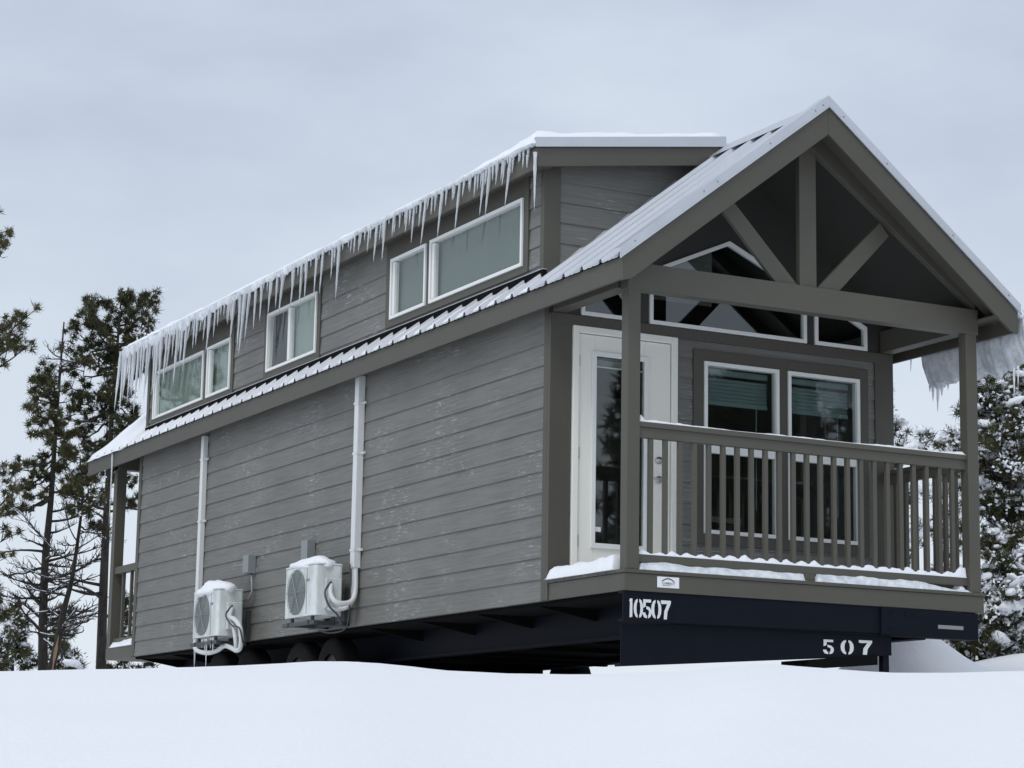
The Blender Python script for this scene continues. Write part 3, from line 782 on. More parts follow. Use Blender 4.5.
ac_unit(y1R, y1L, z1_, 'frosted white outdoor heat pump nearer the back porch, its looped hoses hanging low',
  [([(-.28, y1R-.04, z1_+.30), (-.33, y1R-.12, z1_+.20), (-.34, y1R-.30, z1_+.16), (-.32, y1R-.42, z1_+.06), (-.30, y1R-.40, z1_-.12), (-.30, y1R-.30, z1_-.17), (-.30, y1R-.10, z1_-.13), (-.28, y1R+.15, z1_-.10), (-.2, y1R+.6, z1_-.13), (-.10, y1R+1.2, z1_-.12), (-.05, 9.62, z1_-.05), (-.04, 9.64, .96)], .026, M_pvc, 'hose'),
   ([(-.28, y1R-.04, z1_+.16), (-.32, y1R-.14, z1_+.14), (-.33, y1R-.26, z1_+.06), (-.31, y1R-.28, z1_-.10), (-.28, y1R-.2, z1_-.17)], .024, M_pvc, 'hose'),
   ([(-.28, y1R-.05, z1_+.33), (-.37, y1R-.10, z1_+.22), (-.36, y1R-.26, z1_+.10), (-.34, y1R-.44, z1_+.06), (-.30, y1R-.46, z1_-.10)], .009, M_bracket, 'cable')])
snow_lump('snow_mound', -.28, (y2R+y2L)/2+.01, z2+.505, .190, .415, .105, 3.1, amp=.22, flat=.5, label='rounded cap of snow on top of the heat pump nearer the porch', category='snow', group='snow caps on the heat pumps')
snow_lump('snow_mound', -.285, (y1R+y1L)/2+.01, z1_+.505, .190, .415, .125, 8.4, amp=.25, flat=.6, label='rounded cap of snow on top of the heat pump nearer the back porch', category='snow', group='snow caps on the heat pumps')

# ------------------------------------------------------------------ snow lying on the house
def snow_sheet(u0, u1, v0, v1, base, thick, nu, nv, seed, edge=.08, rag=.0, amp=.4, ns=3.0):
    """sheet of snow over base(u,v); rounded towards its edges; ragged outline"""
    mb = MB(); T = []; B = []
    for i in range(nu+1):
        for j in range(nv+1):
            a, b = i/nu, j/nv; u = u0+(u1-u0)*a; v = v0+(v1-v0)*b
            du = min(a, 1-a)*(u1-u0); dv = min(b, 1-b)*(v1-v0); e = max(0, min(1, min(du, dv)/edge)); e = math.sqrt(1-(1-e)**2)
            n_ = noise.noise(Vector((u*ns, v*ns, seed)))*.6+noise.noise(Vector((u*ns*3, v*ns*3, seed+5)))*.4
            uu = u+(rag*noise.noise(Vector((v*4, seed, 2)))*(1 if i in (0, nu) else 0)); vv = v+(rag*noise.noise(Vector((u*4, seed, 7)))*(1 if j in (0, nv) else 0))
            h = thick(u, v) if callable(thick) else thick
            z0 = base(u, v); T.append((uu, vv, z0+.003+h*e*max(.08, 1+amp*n_*1.6))); B.append((uu, vv, z0))
    n = nv+1; K = len(T); fs = []
    for i in range(nu):
        for j in range(nv):
            q = (i*n+j, (i+1)*n+j, (i+1)*n+j+1, i*n+j+1); fs.append(q); fs.append(tuple(K+k for k in q[::-1]))
    rim = [i*n for i in range(nu+1)]+[nu*n+j for j in range(1, n)]+[i*n+nv for i in range(nu-1, -1, -1)]+[j for j in range(nv-1, 0, -1)]
    for a, b in zip(rim, rim[1:]+rim[:1]): fs.append((a, b, K+b, K+a))
    mb.add(T+B, fs); return mb
snow_sheet(SX-.050, 1.84, SY0+.005, SY1+.03, lambda u, v: shedz(u)+.031, lambda u, v: .050+.018*(v/12)+.065*max(0, 1-(v-1.3)/1.6), 26, 240, 1.2, edge=.06, rag=.02, amp=.30, ns=1.6).build(
    'roof_snow', M_snow, smooth=True, label='long layer of snow on the upper dormer roof above the icicles', category='snow')
# deep wedge behind the dormer on the rear porch roof
def rear_t(u, v): return .05+.31*min(1, max(0, (u+.08))/.6)**1.35*max(.25, 1-(v-12.1)/2.3)
snow_sheet(-.24, 1.8, 12.10, 13.60, lambda u, v: roofz(u)+.012, rear_t, 30, 26, 6.6, edge=.07, rag=.03, amp=.22).build(
    'roof_snow', M_snow, smooth=True, label='deep wedge of snow on the back porch roof behind the dormer', category='snow')
# strips lying in the pans of the skirt roof
mb = MB(); k = 0
for k in range(-1, 41):
    yb = k*.305+.068; ye_ = (k+1)*.305-.004
    if yb < YF+.14 or ye_ > 12.1: continue
    t = .010+.012*(.5+N3(0, yb, 4, .9)); rear = max(0, (yb-8)/4)
    a = SnowA = -.22+.015*random.random(); top_x = DX-.035 if yb > 1.5 else 0.0
    if yb < 1.2: continue
    mm = snow_sheet(a, top_x, yb, ye_-(.04 if rear < .3 else .0), lambda u, v: roofz(u)+.012, t+.02*rear, 6, 7, k*1.7, edge=.03, rag=.02, amp=.5, ns=9)
    mb.add(mm.v, mm.f)
mb.build('skirt_snow', M_snow, smooth=True, label='thin strips of snow between the metal ribs of the low eave roof under the upper windows', category='snow')
# railing and deck edge
snow_sheet(PW+.01, W-PW-.005, .026, .108, lambda u, v: 2.197, lambda u, v: max(.001, .009+.010*N3(u, 0, 0, 1.3)) if u < 3.2 else .022, 150, 6, 2.2, edge=.03, rag=.01, amp=.9, ns=6).build('rail_snow', M_snow, smooth=True, label='thin crust of snow along the front porch handrail', category='snow')
snow_lump('snow_clump', PW+.035, .065, 2.205, .04, .035, .05, 1.0, label='small clump of snow on the handrail against the left porch post', category='snow')
def brt(u, v):
    x = (u-PW)/((W-2*PW)/24); f = abs((x % 1)-.5)*2
    return max(.004, .022+.026*N3(u, 3, 0, 2.1)+.034*(1-f)*(.4+1.2*abs(N3(u, 0, 0, 3))))+(.09*max(0, u-3.28)/.2)
snow_sheet(PW+.005, W-PW-.005, .040, .094, lambda u, v: 1.128, brt, 240, 6, 4.2, edge=.02, rag=.01, amp=.5, ns=7).build('rail_snow', M_snow, smooth=True, label='lumpy snow between the balusters on the bottom rail of the front railing', category='snow')
snow_sheet(PW+.01, 1.745, -.008, .30, lambda u, v: 1.0, lambda u, v: .062, 80, 14, 9.2, edge=.035, rag=.012, amp=.25, ns=4).build('deck_snow', M_icysnow, smooth=True, label='icy ridge of snow along the front deck edge left of the middle railing block', category='snow')
snow_sheet(1.855, 3.46, -.008, .30, lambda u, v: 1.0, lambda u, v: .066 if u < 2.9 else .066*max(.25, 1-(u-2.9)/.5), 80, 14, 11.2, edge=.035, rag=.012, amp=.25, ns=4).build('deck_snow', M_icysnow, smooth=True, label='icy ridge of snow along the front deck edge right of the middle railing block', category='snow')
snow_sheet(-.035, .34, .15, DP-.03, lambda u, v: 1.0, lambda u, v: .105+.035*max(0, 1-abs(v-.2)/.15), 16, 60, 5.5, edge=.07, rag=.03, amp=.3, ns=3.2).build('deck_snow', M_snow, smooth=True, label='thick snow drift on the open side edge of the porch below the white door', category='snow')
snow_sheet(.30, W-.2, .32, DP-.05, lambda u, v: 1.0, .03, 60, 20, 7.5, edge=.06, rag=.03, amp=.6, ns=3).build('deck_snow', M_snow, smooth=True, label='thin drifted snow on the porch floor behind the railing', category='snow')
snow_lump('snow_clump', W-.19, .10, 1.02, .05, .06, .05, 7.0, label='small clump of snow at the foot of the right porch post', category='snow')
snow_sheet(-.02, .5, L+.05, 12.95, lambda u, v: ZD-.02, .075, 12, 20, 3.5, edge=.05, rag=.02, amp=.3).build('deck_snow', M_snow, smooth=True, label='snow lying on the back porch deck behind the house', category='snow')
# right eave ice slab
def ice_curtain(name, xf, y0, y1, z_top, drop, thick, n, seed, material=M_icysnow, lean=0., **tg):
    mb = MB(); vs = []
    for i in range(n+1):
        y = y0+(y1-y0)*i/n; d = drop(y)
        fold = .02*noise.noise(Vector((y*9, seed, 0)))+.012*noise.noise(Vector((y*25, seed, 3)))
        for a, (ox, oz) in enumerate([(0, 0), (-thick, -d*.25), (-thick*.9+fold, -d*.6), (-thick*.35+fold, -d*.92), (0, -d), (thick*.4+fold, -d*.9), (thick*.5+fold, -d*.5), (thick*.5, -d*.15)]):
            vs.append((xf+ox+lean*oz, y, z_top(y)+oz))
    m_ = 8; fs = [(i*m_+a, i*m_+(a+1) % m_, (i+1)*m_+(a+1) % m_, (i+1)*m_+a) for i in range(n) for a in range(m_)]
    fs += [tuple(range(m_)), tuple(range(n*m_, n*m_+m_))[::-1]]
    mb.add(vs, fs); return mb.build(name, material, smooth=True, **tg)
ice_curtain('hanging_ice', W+O+.13, -.30, 1.16, lambda y: 3.50, lambda y: .50+.04*N3(y, 0, 0, 2.2)+.05*N3(y, 2, 0, 7)+.03*N3(y, 2, 0, 19)-.05*max(0, -y)/.3, .09, 90, 3.3, lean=-.12,
    label='thick slab of snow and ice sagging off the right eave beside the porch', category='ice')
snow_sheet(W+O-.25, W+O+.16, -.27, 1.02, lambda u, v: roofz(u)+.0, .12, 10, 30, 8.8, edge=.08, rag=.03).build('roof_snow', M_snow, smooth=True, label='snow sliding over the right eave above the hanging ice slab', category='snow')

# ------------------------------------------------------------------ icicles
def icicle(x, y, z, ln, r0, lab, group, ly=0.12, lx=0., seed=0):
    n = 7; m_ = 6; root = []
    path = []; rad = []
    for i in range(n+1):
        t = i/n; w = .012*math.sin(seed*1.7+t*4)*t
        path.append((x+lx*ln*t+w*.5, y+ly*ln*t+w, z-ln*t))
        rad.append(r0*((1-t)**.75)*(1+.16*math.sin(seed*3+t*17))+.0012)
    mb = MB(); mb.tube(path, rad, m_)
    return mb.build('icicle', M_ice, smooth=True, recalc=False, label=lab, category='icicle', group=group)
XE = SX-.03
# (x px at the eave, y px of the tip) for the nearer half
near = [(524,167),(520,160),(511,202),(505,183),(499,183),(494,178),(490,212),(484,211),(476,195),(469,188),(460,227),(455,198),(443,233),(437,210),(427,241),(422,225),(414,239),(408,230),(402,212),(395,234),(386,257),(378,258),(370,250),(366,240),(360,249),(352,251),(345,236),(340,295),(333,276),(324,290),(318,293),(308,297),(302,303),(295,304),(285,310),(278,305),(272,312),(262,318),(256,325),(250,335)]
def eave_px(px): return None
EZ = 4.775
icn = 0
def lab_for(px):
    if px > 470: return 'icicle on the dormer eave above the large front end pane', 'icicles over the front end of the dormer'
    if px > 330: return 'icicle on the dormer eave over the stretch between the middle and front windows', 'icicles between the middle and front dormer windows'
    if px > 240: return 'icicle on the dormer eave over the middle dormer window', 'icicles over the middle dormer window'
    if px > 150: return 'white icicle in the dense row over the rear pair of dormer windows', 'icicles over the rear dormer windows'
    return 'long white icicle at the far rear corner of the dormer eave', 'icicles at the rear corner of the dormer'
def put(px, tip):
    global icn
    # find the eave point under this pixel column (z known, x known -> solve y)
    lo, hi = 0.5, 14.0
    for _ in range(30):
        mid = (lo+hi)/2; d = Vector((XE, mid, EZ))-CAM; sx = 512+F*d.dot(r2)/d.dot(fw)
        if sx > px: lo = mid
        else: hi = mid
    y = (lo+hi)/2; d = Vector((XE, y, EZ))-CAM; dep = d.dot(fw); sy = 384-F*d.dot(u2)/dep
    ln = max(.05, (tip-sy)*dep/F*(1.1 if px > 240 else 1.))
    a, b = lab_for(px); icn += 1
    icicle(XE+.01*random.uniform(-1, 1), y, EZ, ln, min(.026, .010+.020*ln)*random.uniform(.85, 1.15), a, b, ly=random.uniform(.10, .26), seed=icn)
for px, tip in near: put(px, tip)
pe = 528.
while pe > 250:
    put(pe, (143+(350-143)*(537-pe)/415)+random.uniform(7, 19)); pe -= random.uniform(3.2, 6.5)
def eave_y_px(px): return 143+(350-143)*(537-px)/(537-122)*1.0 if px > 330 else 243+(350-243)*(330-px)/208
px = 246.
while px > 121:
    base_ = eave_y_px(px); k = random.random()
    L_ = random.uniform(16, 36) if k < .55 else random.uniform(36, 66)
    if px < 150: L_ *= 1.15
    put(px, base_+L_); px -= random.uniform(1.6, 4.0)
put(121, 409); put(124, 413); put(131, 400); put(136, 398); put(143, 392); put(172, 372); put(184, 365)
# the solitary one at the front corner
icicle(SX-.02, SY0+.0, 4.70, .52, .018, 'single long icicle hanging from the front corner of the dormer roof', None, ly=0.02, lx=.01, seed=5)
icicle(SX-.03, SY0+.12, 4.70, .11, .014, 'short stubby icicle beside the long one at the front corner of the dormer roof', None, seed=9)
# ice drape along the rear half of the eave
ice_curtain('eave_ice', SX-.03, 1.32, SY1+.02, lambda y: 4.800, lambda y: .035+max(0, (y-3))*.008+(.03+.07*min(1, max(0, (y-7.5)/3)))*max(0, .35+N3(y, 0, 0, 3.1)+.5*N3(y, 4, 0, 11)), .022, 420, 1.7,
    label='white ice crust frozen along the whole edge of the dormer eave', category='ice')
# right eave icicles
for pxx, py0, tip, r_ in ((911, 350, 372, .012), (930, 388, 392, .012), (933, 388, 402, .016), (938, 384, 412, .020), (942, 384, 396, .022), (948, 384, 390, .014), (1014, 370, 396, .012), (1018, 368, 386, .010)):
    p = at(pxx, py0, 0, W+O+.06); dep = (p-CAM).dot(fw)
    single = pxx == 911
    icicle(p.x, p.y, p.z+.02, (tip-py0)*dep/F+.02, r_, 'thin lone icicle on the right eave close to the house wall' if single else ('icicle under the ice slab at the right side of the porch' if pxx < 1000 else 'icicle at the outer end of the ice slab, in front of the snowy pine'),
        None if single else ('icicles under the right ice slab' if pxx < 1000 else 'icicles at the outer end of the ice slab'), ly=.03, seed=pxx)
# under the left heat pump
for k, (dy, ln) in enumerate(((.10, .17), (.17, .12), (.30, .34), (.36, .14), (.44, .10))):
    icicle(-.43, y1R+dy, z1_-.02, ln, .010, 'thin icicle dripping from the base of the heat pump nearer the back porch', 'icicles under the left heat pump', ly=.0, seed=k)
icicle(-.05, 9.64, .86, .28, .014, 'icicle below the foot of the white line cover beside the left heat pump', None, ly=0, seed=3)
icicle(-O-.02, 12.52, 3.44, .95, .011, 'very long thin icicle hanging from the low eave beside the back porch post', None, ly=.0, seed=4)

# ------------------------------------------------------------------ pines
def tree(name, px, depth, top_py, label, crown_lo, crown_r, ntuft, bark_r=.11, lean=0., seed=1, nm=M_needle, tuft=.17, needles=34, snow=0., dead=0, group=None, shape='round', limbs=26, base_z=-.16, top_px=None, broken=False, droop=.0, clump=.16, aim=(), jit=.35, bend=None, frost=0.):
    rnd = random.Random(seed)
    b = atd(px, 660, depth); gz = ground(b.x, b.y) if depth < 60 else base_z
    top_ = atd(top_px if top_px is not None else px, top_py, depth)
    base = Vector((b.x, b.y, gz-.1)); H = top_.z-gz
    root = empty(name, (b.x, b.y, gz), label=label, category='tree', group=group)
    def trunk_at(t):
        if bend:
            zz = t*(len(bend)-1); i = min(int(zz), len(bend)-2); q0 = atd(bend[i][0], bend[i][1], depth); q1 = atd(bend[i+1][0], bend[i+1][1], depth)
            return q0.lerp(q1, zz-i)
        p = base.lerp(Vector((top_.x, top_.y, top_.z-.1)), t); w = .05*H*.25
        return p+Vector((math.sin(t*5+seed)*w*t*(1-t)*2, math.cos(t*4+seed)*w*t*(1-t)*2, 0))
    mb = MB(); P = [trunk_at(i/14) for i in range(15)]; mb.tube(P, [bark_r*(1-.86*i/14) for i in range(15)], 9)
    tips = []; twig = []; snowtubes = []
    cl = crown_lo
    def rad_at(t):
        k = (t-cl)/(1-cl)
        if shape == 'cone': return crown_r*(1.05-k)**.8
        return crown_r*math.sqrt(max(.05, 1-(2*k-1.0)**2*.92)) if shape == 'round' else crown_r*(.55+.45*math.sin(k*6+seed))*(1.1-k*.6)
    def limb(t, length, live):
        p0 = trunk_at(t); az = rnd.uniform(0, 2*math.pi); el = rnd.uniform(.0, .5) if live else rnd.uniform(-.25, .45)
        d = Vector((math.cos(az)*math.cos(el), math.sin(az)*math.cos(el), math.sin(el))); n = 7; pts = [p0]; r0 = bark_r*(1-.8*t)*.42
        r0 = max(.012, min(r0, .05)); 
        for i in range(n):
            d = (d+Vector((rnd.uniform(-.22, .22), rnd.uniform(-.22, .22), rnd.uniform(-.12, .20)-droop))).normalized(); pts.append(pts[-1]+d*length/n)
        mb.tube(pts, [r0*(1-.8*i/n) for i in range(n+1)], 5, cap=False)
        if snow > 0 and not live and rnd.random() < .7:
            a_ = rnd.randint(0, 3); b_ = rnd.randint(a_+2, n); snowtubes.append(([q+Vector((0, 0, r0*.55)) for q in pts[a_:b_+1]], r0*.62))
        twigs = []
        for i in range(2, n+1):
            for q in range(rnd.randint(1, 3)):
                dd = (d+Vector((rnd.uniform(-1, 1), rnd.uniform(-1, 1), rnd.uniform(-.35, .75)))).normalized(); l2 = length*rnd.uniform(.14, .34)*(1.1-.05*i)
                e = pts[i]+dd*l2*.5+Vector((0, 0, rnd.uniform(-.02, .05)*l2)); f = e+(dd+Vector((rnd.uniform(-.5, .5), rnd.uniform(-.5, .5), rnd.uniform(-.1, .4)))).normalized()*l2*.6
                mb.tube([pts[i], e, f], [r0*.34, r0*.22, .004], 4, cap=False); twigs.append(f)
                if not live and rnd.random() < .6:
                    g2 = f+Vector((rnd.uniform(-1, 1), rnd.uniform(-1, 1), rnd.uniform(-.4, 1))).normalized()*l2*.5; mb.tube([e, g2], [r0*.18, .003], 4, cap=False)
        if live: tips.extend(twigs); tips.append(pts[-1]); tips.append(pts[-2])
    for i in range(limbs):
        t = cl+(1-cl)*((i+rnd.random())/limbs)*.97; limb(t, rad_at(t)*rnd.uniform(.6, 1.15), True)
    for i in range(16 if seed == 11 else 0): limb(rnd.uniform(.68, .97), rnd.uniform(.18, .55), False)
    for i in range(dead):
        t = rnd.uniform(.12, max(.2, cl*1.02)); limb(t, crown_r*rnd.uniform(.5, 2.1)*(1 if crown_r > .35 else 1.6), False)
    for (ax_, ay_) in aim:
        tg_ = atd(ax_, ay_, depth)+fh*rnd.gauss(0, jit); tt = min(.97, max(.1, (tg_.z-base.z-.25*(tg_-trunk_at(.5)).length)/H)); p0 = trunk_at(tt)
        n = 8; pts = []; up_ = Vector((0, 0, 1)); ln_ = (tg_-p0).length
        for i in range(n+1):
            u_ = i/n; pts.append(p0.lerp(tg_, u_)-up_*ln_*.16*math.sin(math.pi*u_)+Vector((rnd.gauss(0, 1), rnd.gauss(0, 1), rnd.gauss(0, 1)))*.03*ln_*math.sin(math.pi*u_))
        r0 = max(.014, min(.035, .02*ln_+.008)); mb.tube(pts, [r0*(1-.8*i/n) for i in range(n+1)], 5, cap=False)
        for i in (4, 5, 6, 7, 8, 8, 8):
            f = pts[i]+Vector((rnd.gauss(0, 1), rnd.gauss(0, 1), rnd.gauss(0, .8)+.3))*tuft*.75
            mb.tube([pts[max(0, i-1)], f], [r0*.3, .004], 4, cap=False); tips.append(f)
        tips += [pts[8]]
    mb.build('trunk', M_bark, root, smooth=True, recalc=False)
    if broken:
        w = MB(); bp = trunk_at(.10); a = Vector(rt); 
        w.prism([(0, 0)], 2, 0, 0) if False else None
        vs = []; 
        for i in range(6):
            t = i/5; c = trunk_at(.0+.19*t)-fh*.09+a*(.03-.02*t); wd = .020*math.sin(math.pi*(.15+.8*t))*(1+.5*math.sin(t*23)); vs += [c-a*wd, c+a*wd, c+fh*.10]
        w.add(vs, [(3*i, 3*i+3, 3*i+4, 3*i+1) for i in range(5)]+[(3*i+1, 3*i+4, 3*i+5, 3*i+2) for i in range(5)]+[(3*i+2, 3*i+5, 3*i+3, 3*i) for i in range(5)])
        w.build('split_wood', M_wood, root, label='torn orange split in the trunk')
    # needle tufts
    rnd.shuffle(tips)
    if tips:
        cen = []
        while len(cen) < ntuft:
            p = tips[len(cen) % len(tips)]; cen.append(p if len(cen) < len(tips) else p+Vector((rnd.gauss(0, .5), rnd.gauss(0, .5), rnd.gauss(0, .4)))*tuft*1.2)
        V = []; Fc = []
        for c in cen:
            s = tuft*rnd.uniform(.7, 1.25); ax = Vector((rnd.gauss(0, .6), rnd.gauss(0, .6), .8)).normalized()
            for k in range(needles):
                d = Vector((rnd.gauss(0, 1), rnd.gauss(0, 1), rnd.gauss(0, 1))).normalized(); d = (d+ax*.35).normalized()
                o = c+Vector((rnd.gauss(0, 1), rnd.gauss(0, 1), rnd.gauss(0, 1)))*s*.16; w = d.cross(Vector((rnd.random()-.5, rnd.random()-.5, rnd.random()-.5))).normalized()*.0075*(depth/32)
                q = len(V); V += [tuple(o-w), tuple(o+w), tuple(o+d*s*rnd.uniform(.55, .92))]; Fc.append((q, q+1, q+2))
        nb = MB(); nb.v = V; nb.f = Fc; nb.build('crown', nm, root, recalc=False)
        if snow > 0:
            sb = MB(); ns = int(len(cen)*snow*.95)
            for c in cen:
                if rnd.random() > frost: continue
                for q_ in range(30):
                    d = Vector((rnd.gauss(0, 1), rnd.gauss(0, 1), rnd.gauss(.2, .8))).normalized(); o = c+Vector((rnd.gauss(0, 1), rnd.gauss(0, 1), rnd.gauss(.5, .7)))*tuft*.45
                    w = d.cross(Vector((rnd.random()-.5, rnd.random()-.5, rnd.random()-.5))).normalized()*.017; e = o+d*tuft*rnd.uniform(.2, .5)
                    sb.add([o-w, o+w, e+w*.6, e-w*.6], [(0, 1, 2, 3)])
            for pts_, rr_ in snowtubes: sb.tube(pts_, [rr_*(1-.5*q_/len(pts_)) for q_ in range(len(pts_))], 5)
            for i in range(ns):
                c = cen[rnd.randrange(len(cen))]; r_ = clump*(.30+(1.25 if clump > .06 else .5)*rnd.random()**3); nn, mm = 10, 6; vs = []; sd_ = rnd.random()*50
                el_ = rnd.uniform(.9, 2.1); az = rnd.uniform(0, 3.14); dz = rnd.uniform(-.7, .5)
                for a in range(mm+1):
                    th = math.pi*a/mm
                    for j in range(nn):
                        ph = 2*math.pi*j/nn; d = Vector((math.sin(th)*math.cos(ph), math.sin(th)*math.sin(ph), math.cos(th))); kk = 1+.55*noise.noise(d*1.9+Vector((sd_, 0, 0)))
                        lx_, ly_ = d.x*r_*kk*el_, d.y*r_*kk; z = d.z*r_*kk*.80*(1 if d.z > 0 else .6)+dz*lx_*.6
                        vs.append((c.x+lx_*math.cos(az)-ly_*math.sin(az), c.y+lx_*math.sin(az)+ly_*math.cos(az), c.z+tuft*.35+z))
                sb.add(vs, [(a*nn+j, a*nn+(j+1) % nn, (a+1)*nn+(j+1) % nn, (a+1)*nn+j) for a in range(mm) for j in range(nn)])
            sb.build('branch_snow', M_snow, root, smooth=True, recalc=False)
    return root

A_AIM = [(119, 295), (136, 294), (111, 305), (149, 301), (153, 305), (95, 311), (87, 317), (75, 329), (79, 341), (65, 353), (153, 322), (146, 326), (129, 308), (103, 324), (125, 326), (139, 338), (91, 338), (107, 346), (71, 366), (63, 380), (85, 360), (97, 366), (117, 358), (133, 354), (149, 344), (69, 398), (79, 410), (93, 400), (59, 418), (75, 432), (89, 426), (103, 416), (117, 406), (127, 428), (119, 444), (97, 446), (83, 454), (65, 448), (107, 460), (91, 470), (133, 413), (141, 380), (127, 382), (109, 386), (131, 486), (127, 500), (89, 486), (111, 478)]
tree('pine_tree', 104, 36, 288, 'tall dense green pine with a full crown right behind the back porch roof', .55, .62, 560, .085, seed=4, bend=[(101,672),(103,600),(106,530),(109,470),(112,410),(117,350),(122,288)], limbs=12, dead=16, tuft=.125, needles=84, frost=.10, snow=.05, clump=.05, aim=A_AIM)
B_AIM = [(33,377),(28,385),(40,380),(50,372),(28,402),(34,412),(46,400),(52,388),(40,424),(54,418),(60,430),(48,440),(30,462),(14,470),(22,490),(8,484),(40,478),(20,510),(66,452),(58,470),(34,500),(6,512)]
tree('pine_tree', 46, 34, 322, 'bare topped grey pine left of the dense green pine, with twiggy dead crown', .46, .5, 215, .078, seed=11, bend=[(43,672),(43,620),(45,560),(51,500),(55,440),(59,385),(64,322)], limbs=4, dead=36, tuft=.12, needles=74, nm=M_needle_o, frost=.10, snow=.16, clump=.05, aim=B_AIM)
tree('pine_tree', 50, 33, 455, 'leaning pine with a torn orange split low in its trunk', .75, .45, 110, .06, seed=21, bend=[(51,672),(58,640),(64,610),(72,580),(78,540),(83,500),(80,455)], limbs=3, dead=26, tuft=.12, needles=70, nm=M_needle_o, broken=True, frost=.10, snow=.2, clump=.05, aim=[(80,470),(92,480),(70,466),(88,500),(96,520),(72,490)])
E_AIM = [(-2,240),(5,248),(-4,252),(30,322),(20,332),(8,322),(2,332),(12,342),(22,346),(2,350),(-6,325),(3,470),(10,500),(2,530),(8,560),(-4,585),(6,590)]+[(-110+((i*37)%50), 190+i*21) for i in range(20)]+[(-60, 180), (-45, 185), (-30, 205)]
tree('pine_tree', -52, 31, 170, 'pine at the left picture edge, only its branch ends reaching into view', .92, .2, 420, .12, seed=9, top_px=-50, limbs=1, dead=30, tuft=.12, needles=60, nm=M_needle_o, frost=.10, snow=.03, clump=.06, aim=E_AIM)
tree('young_pine', 14, 46, 596, 'young bushy pine low at the far left edge', .1, .75, 480, .07, seed=31, limbs=34, tuft=.17, needles=42, frost=.10, snow=.12, shape='cone', clump=.08)
tree('young_pine', 66, 44, 598, 'young pine between the leaning pine and the tall pine trunk, far back', .1, .55, 330, .06, seed=32, limbs=28, tuft=.17, needles=42, frost=.10, snow=.12, shape='cone', clump=.08)
tree('young_pine', 128, 44, 585, 'young pine seen through the back porch railing', .1, .65, 340, .06, seed=33, limbs=28, tuft=.17, needles=42, frost=.10, snow=.16, shape='cone', clump=.08)
tree('young_pine', -14, 40, 540, 'half visible young pine at the left picture edge behind the bare trunks', .1, .8, 380, .07, seed=35, limbs=32, tuft=.17, needles=42, frost=.10, snow=.12, shape='cone', clump=.08)
# right side, heavily snowed
R_AIM = [(1000,368),(1014,366),(990,376),(980,392),(972,410),(986,405),(1006,395),(1020,388),(976,432),(966,448),(990,440),(1008,430),(970,470),(984,480),(1002,470),(1020,455),(968,500),(980,515),(996,505),(1014,498),(964,530),(978,545),(1000,540),(1020,530),(958,436),(985,560),(1005,575)]
tree('snowy_pine', 1012, 27, 372, 'large snow laden pine at the right picture edge beside the porch', .06, .80, 1500, .10, seed=41, limbs=60, tuft=.13, needles=56, snow=.55, frost=0.2, clump=.062, aim=R_AIM, shape='wild')
tree('snowy_pine', 992, 24, 590, 'low snow covered pine at the right, in front of the large one', .02, .55, 520, .06, seed=42, limbs=30, tuft=.13, needles=50, snow=.36, frost=0.2, clump=.065, aim=[(965,600),(975,625),(955,640),(990,612),(1010,600),(1015,640),(940,652),(968,655),(1000,630)])
tree('snowy_pine', 880, 33, 372, 'snow dusted pine showing just beside the right corner of the house wall', .05, .60, 760, .09, seed=43, limbs=46, tuft=.15, needles=44, snow=.32, frost=0.25, shape='cone', clump=.10, aim=[(897,430),(900,444),(898,460),(906,475),(912,490),(905,500),(925,520),(915,540)])
tree('snowy_pine', 943, 36, 430, 'round topped snow covered pine seen through the porch between wall and post', .05, .34, 460, .08, seed=44, limbs=34, tuft=.15, needles=44, snow=.42, frost=0.35, clump=.10, aim=[(933,434),(945,432),(956,444),(950,455),(932,450)])
tree('snowy_pine', 1080, 30, 392, 'snowy pine half outside the right picture edge', .05, 1.0, 520, .12, seed=45, limbs=46, tuft=.17, needles=40, snow=.36, frost=0.2, shape='wild', clump=.13)
# pines standing off to the right front: they show in the porch glass
rw = random.Random(77)
for k in range(15):
    x = 15.6+(k % 8)*1.75+rw.uniform(-.6, .6); y = -19.5-(k//8)*5+rw.uniform(-1.2, 1.2)-(k % 8)*.1; h = rw.uniform(7.6, 9.4)+(k//8)*1.2; r_ = rw.uniform(1.5, 2.1)
    gz = ground(x, y); rnd = random.Random(60+k)
    rt_ = empty('pine_tree', (x, y, gz), label='pine in the row off to the right, mirrored in the porch glass', category='tree', group='pines mirrored in the porch glass')
    mb = MB(); mb.tube([(x, y, gz-.2), (x+.1, y, gz+h*.5), (x, y, gz+h)], [.2, .12, .02], 8)
    V = []; Fc = []
    for i in range(420):
        t = .15+.85*rnd.random(); a = rnd.uniform(0, 6.28); rr = r_*(1.05-t)**.7*rnd.uniform(.2, 1.1)+.05
        c = Vector((x+rr*math.cos(a), y+rr*math.sin(a), gz+h*t))
        if i % 5 == 0: mb.tube([(x, y, gz+h*t-.15), tuple(c)], [.04, .01], 4)
        for q_ in range(14):
            d = Vector((rnd.gauss(0, 1), rnd.gauss(0, 1), rnd.gauss(0, 1)+.4)).normalized(); w = d.cross(Vector((rnd.random()-.5, rnd.random()-.5, rnd.random()-.5))).normalized()*.05
            n0 = len(V); V += [tuple(c-w), tuple(c+w), tuple(c+d*.38)]; Fc.append((n0, n0+1, n0+2))
    mb.build('trunk', M_bark, rt_, recalc=False); nb = MB(); nb.v = V; nb.f = Fc; nb.build('crown', M_needle, rt_, recalc=False)

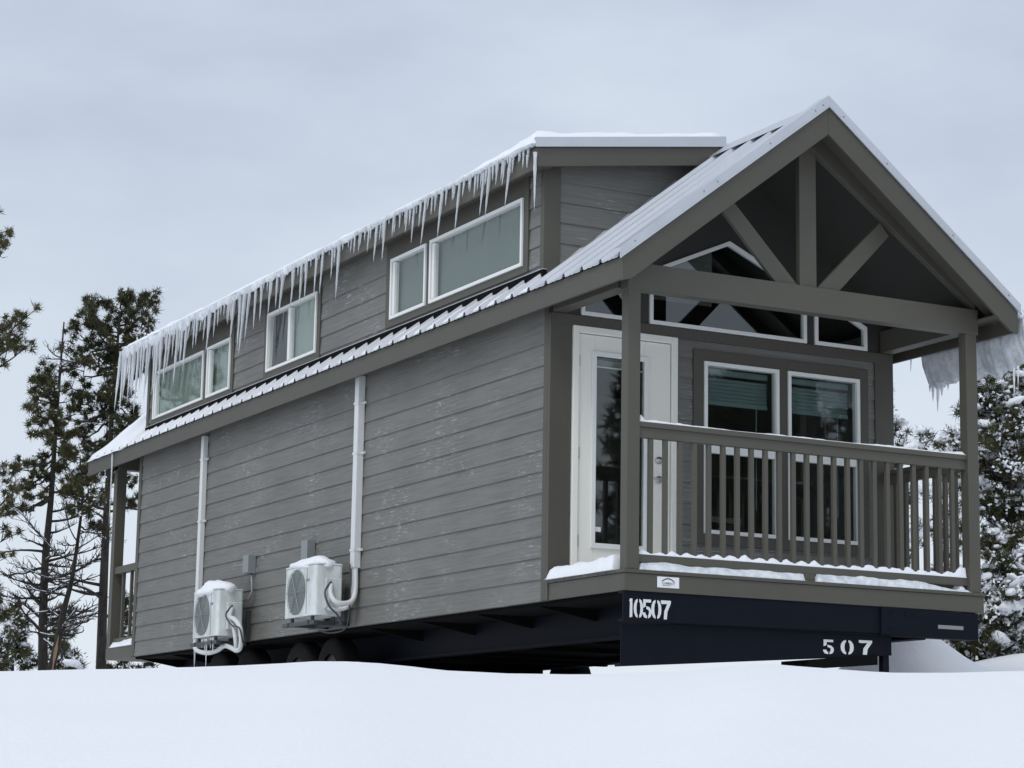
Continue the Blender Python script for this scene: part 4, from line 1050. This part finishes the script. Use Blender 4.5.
# ------------------------------------------------------------------ light
SUN_EL, SUN_AZ = 52, 235      # degrees; azimuth from +y clockwise: light comes from the left rear-front
az = R(SUN_AZ); el = R(SUN_EL)
sd = bpy.data.lights.new('sun', 'SUN'); sd.energy = 1.2; sd.angle = R(22); sd.color = (1, .965, .91)
so = bpy.data.objects.new('sun', sd); COL.objects.link(so)
dirv = Vector((math.sin(az)*math.cos(el), math.cos(az)*math.cos(el), math.sin(el)))
so.rotation_euler = dirv.to_track_quat('Z', 'Y').to_euler()
w = bpy.data.worlds.new("World"); scene.world = w; w.use_nodes = True; N = w.node_tree.nodes; Lk = w.node_tree.links
bg = N['Background']; bg.inputs[1].default_value = .10
sk = N.new('ShaderNodeTexSky'); sk.sky_type = 'NISHITA'; sk.sun_disc = False; sk.sun_elevation = el; sk.sun_rotation = az; sk.air_density = 1; sk.dust_density = 2
tc = N.new('ShaderNodeTexCoord')
sep = N.new('ShaderNodeSeparateXYZ'); Lk.new(tc.outputs['Generated'], sep.inputs[0])
n1 = N.new('ShaderNodeTexNoise'); n1.inputs['Scale'].default_value = 4.6; n1.inputs['Detail'].default_value = 5; n1.inputs['Roughness'].default_value = .5
mp = N.new('ShaderNodeMapping'); mp.inputs['Scale'].default_value = (1, 1, 2.2); mp.inputs['Location'].default_value = (.3, .1, .2); Lk.new(tc.outputs['Generated'], mp.inputs[0]); Lk.new(mp.outputs[0], n1.inputs['Vector'])
rp = N.new('ShaderNodeValToRGB'); rp.color_ramp.elements[0].position = .34; rp.color_ramp.elements[1].position = .66
rp.color_ramp.elements[0].color = (5.2, 5.95, 7.25, 1); rp.color_ramp.elements[1].color = (7.1, 7.9, 8.95, 1); Lk.new(n1.outputs[0], rp.inputs[0])
# cloud cover gets paler towards the horizon
hz = N.new('ShaderNodeValToRGB'); hz.color_ramp.elements[0].position = .04; hz.color_ramp.elements[0].color = (1, 1, 1, 1); hz.color_ramp.elements[1].position = .32; hz.color_ramp.elements[1].color = (0, 0, 0, 1)
Lk.new(sep.outputs[2], hz.inputs[0])
mx = N.new('ShaderNodeMix'); mx.data_type = 'RGBA'; Lk.new(hz.outputs[0], mx.inputs[0]); Lk.new(rp.outputs[0], mx.inputs[6]); mx.inputs[7].default_value = (8.1, 8.8, 9.6, 1)
m2 = N.new('ShaderNodeMix'); m2.data_type = 'RGBA'; m2.inputs[0].default_value = .9; Lk.new(sk.outputs[0], m2.inputs[6]); Lk.new(mx.outputs[2], m2.inputs[7])
Lk.new(m2.outputs[2], bg.inputs[0])
vs_ = scene.view_settings; vs_.view_transform = 'Standard'; vs_.look = 'None'; vs_.exposure = 0; vs_.gamma = 1
scene.cycles.max_bounces = 8; scene.cycles.transparent_max_bounces = 12
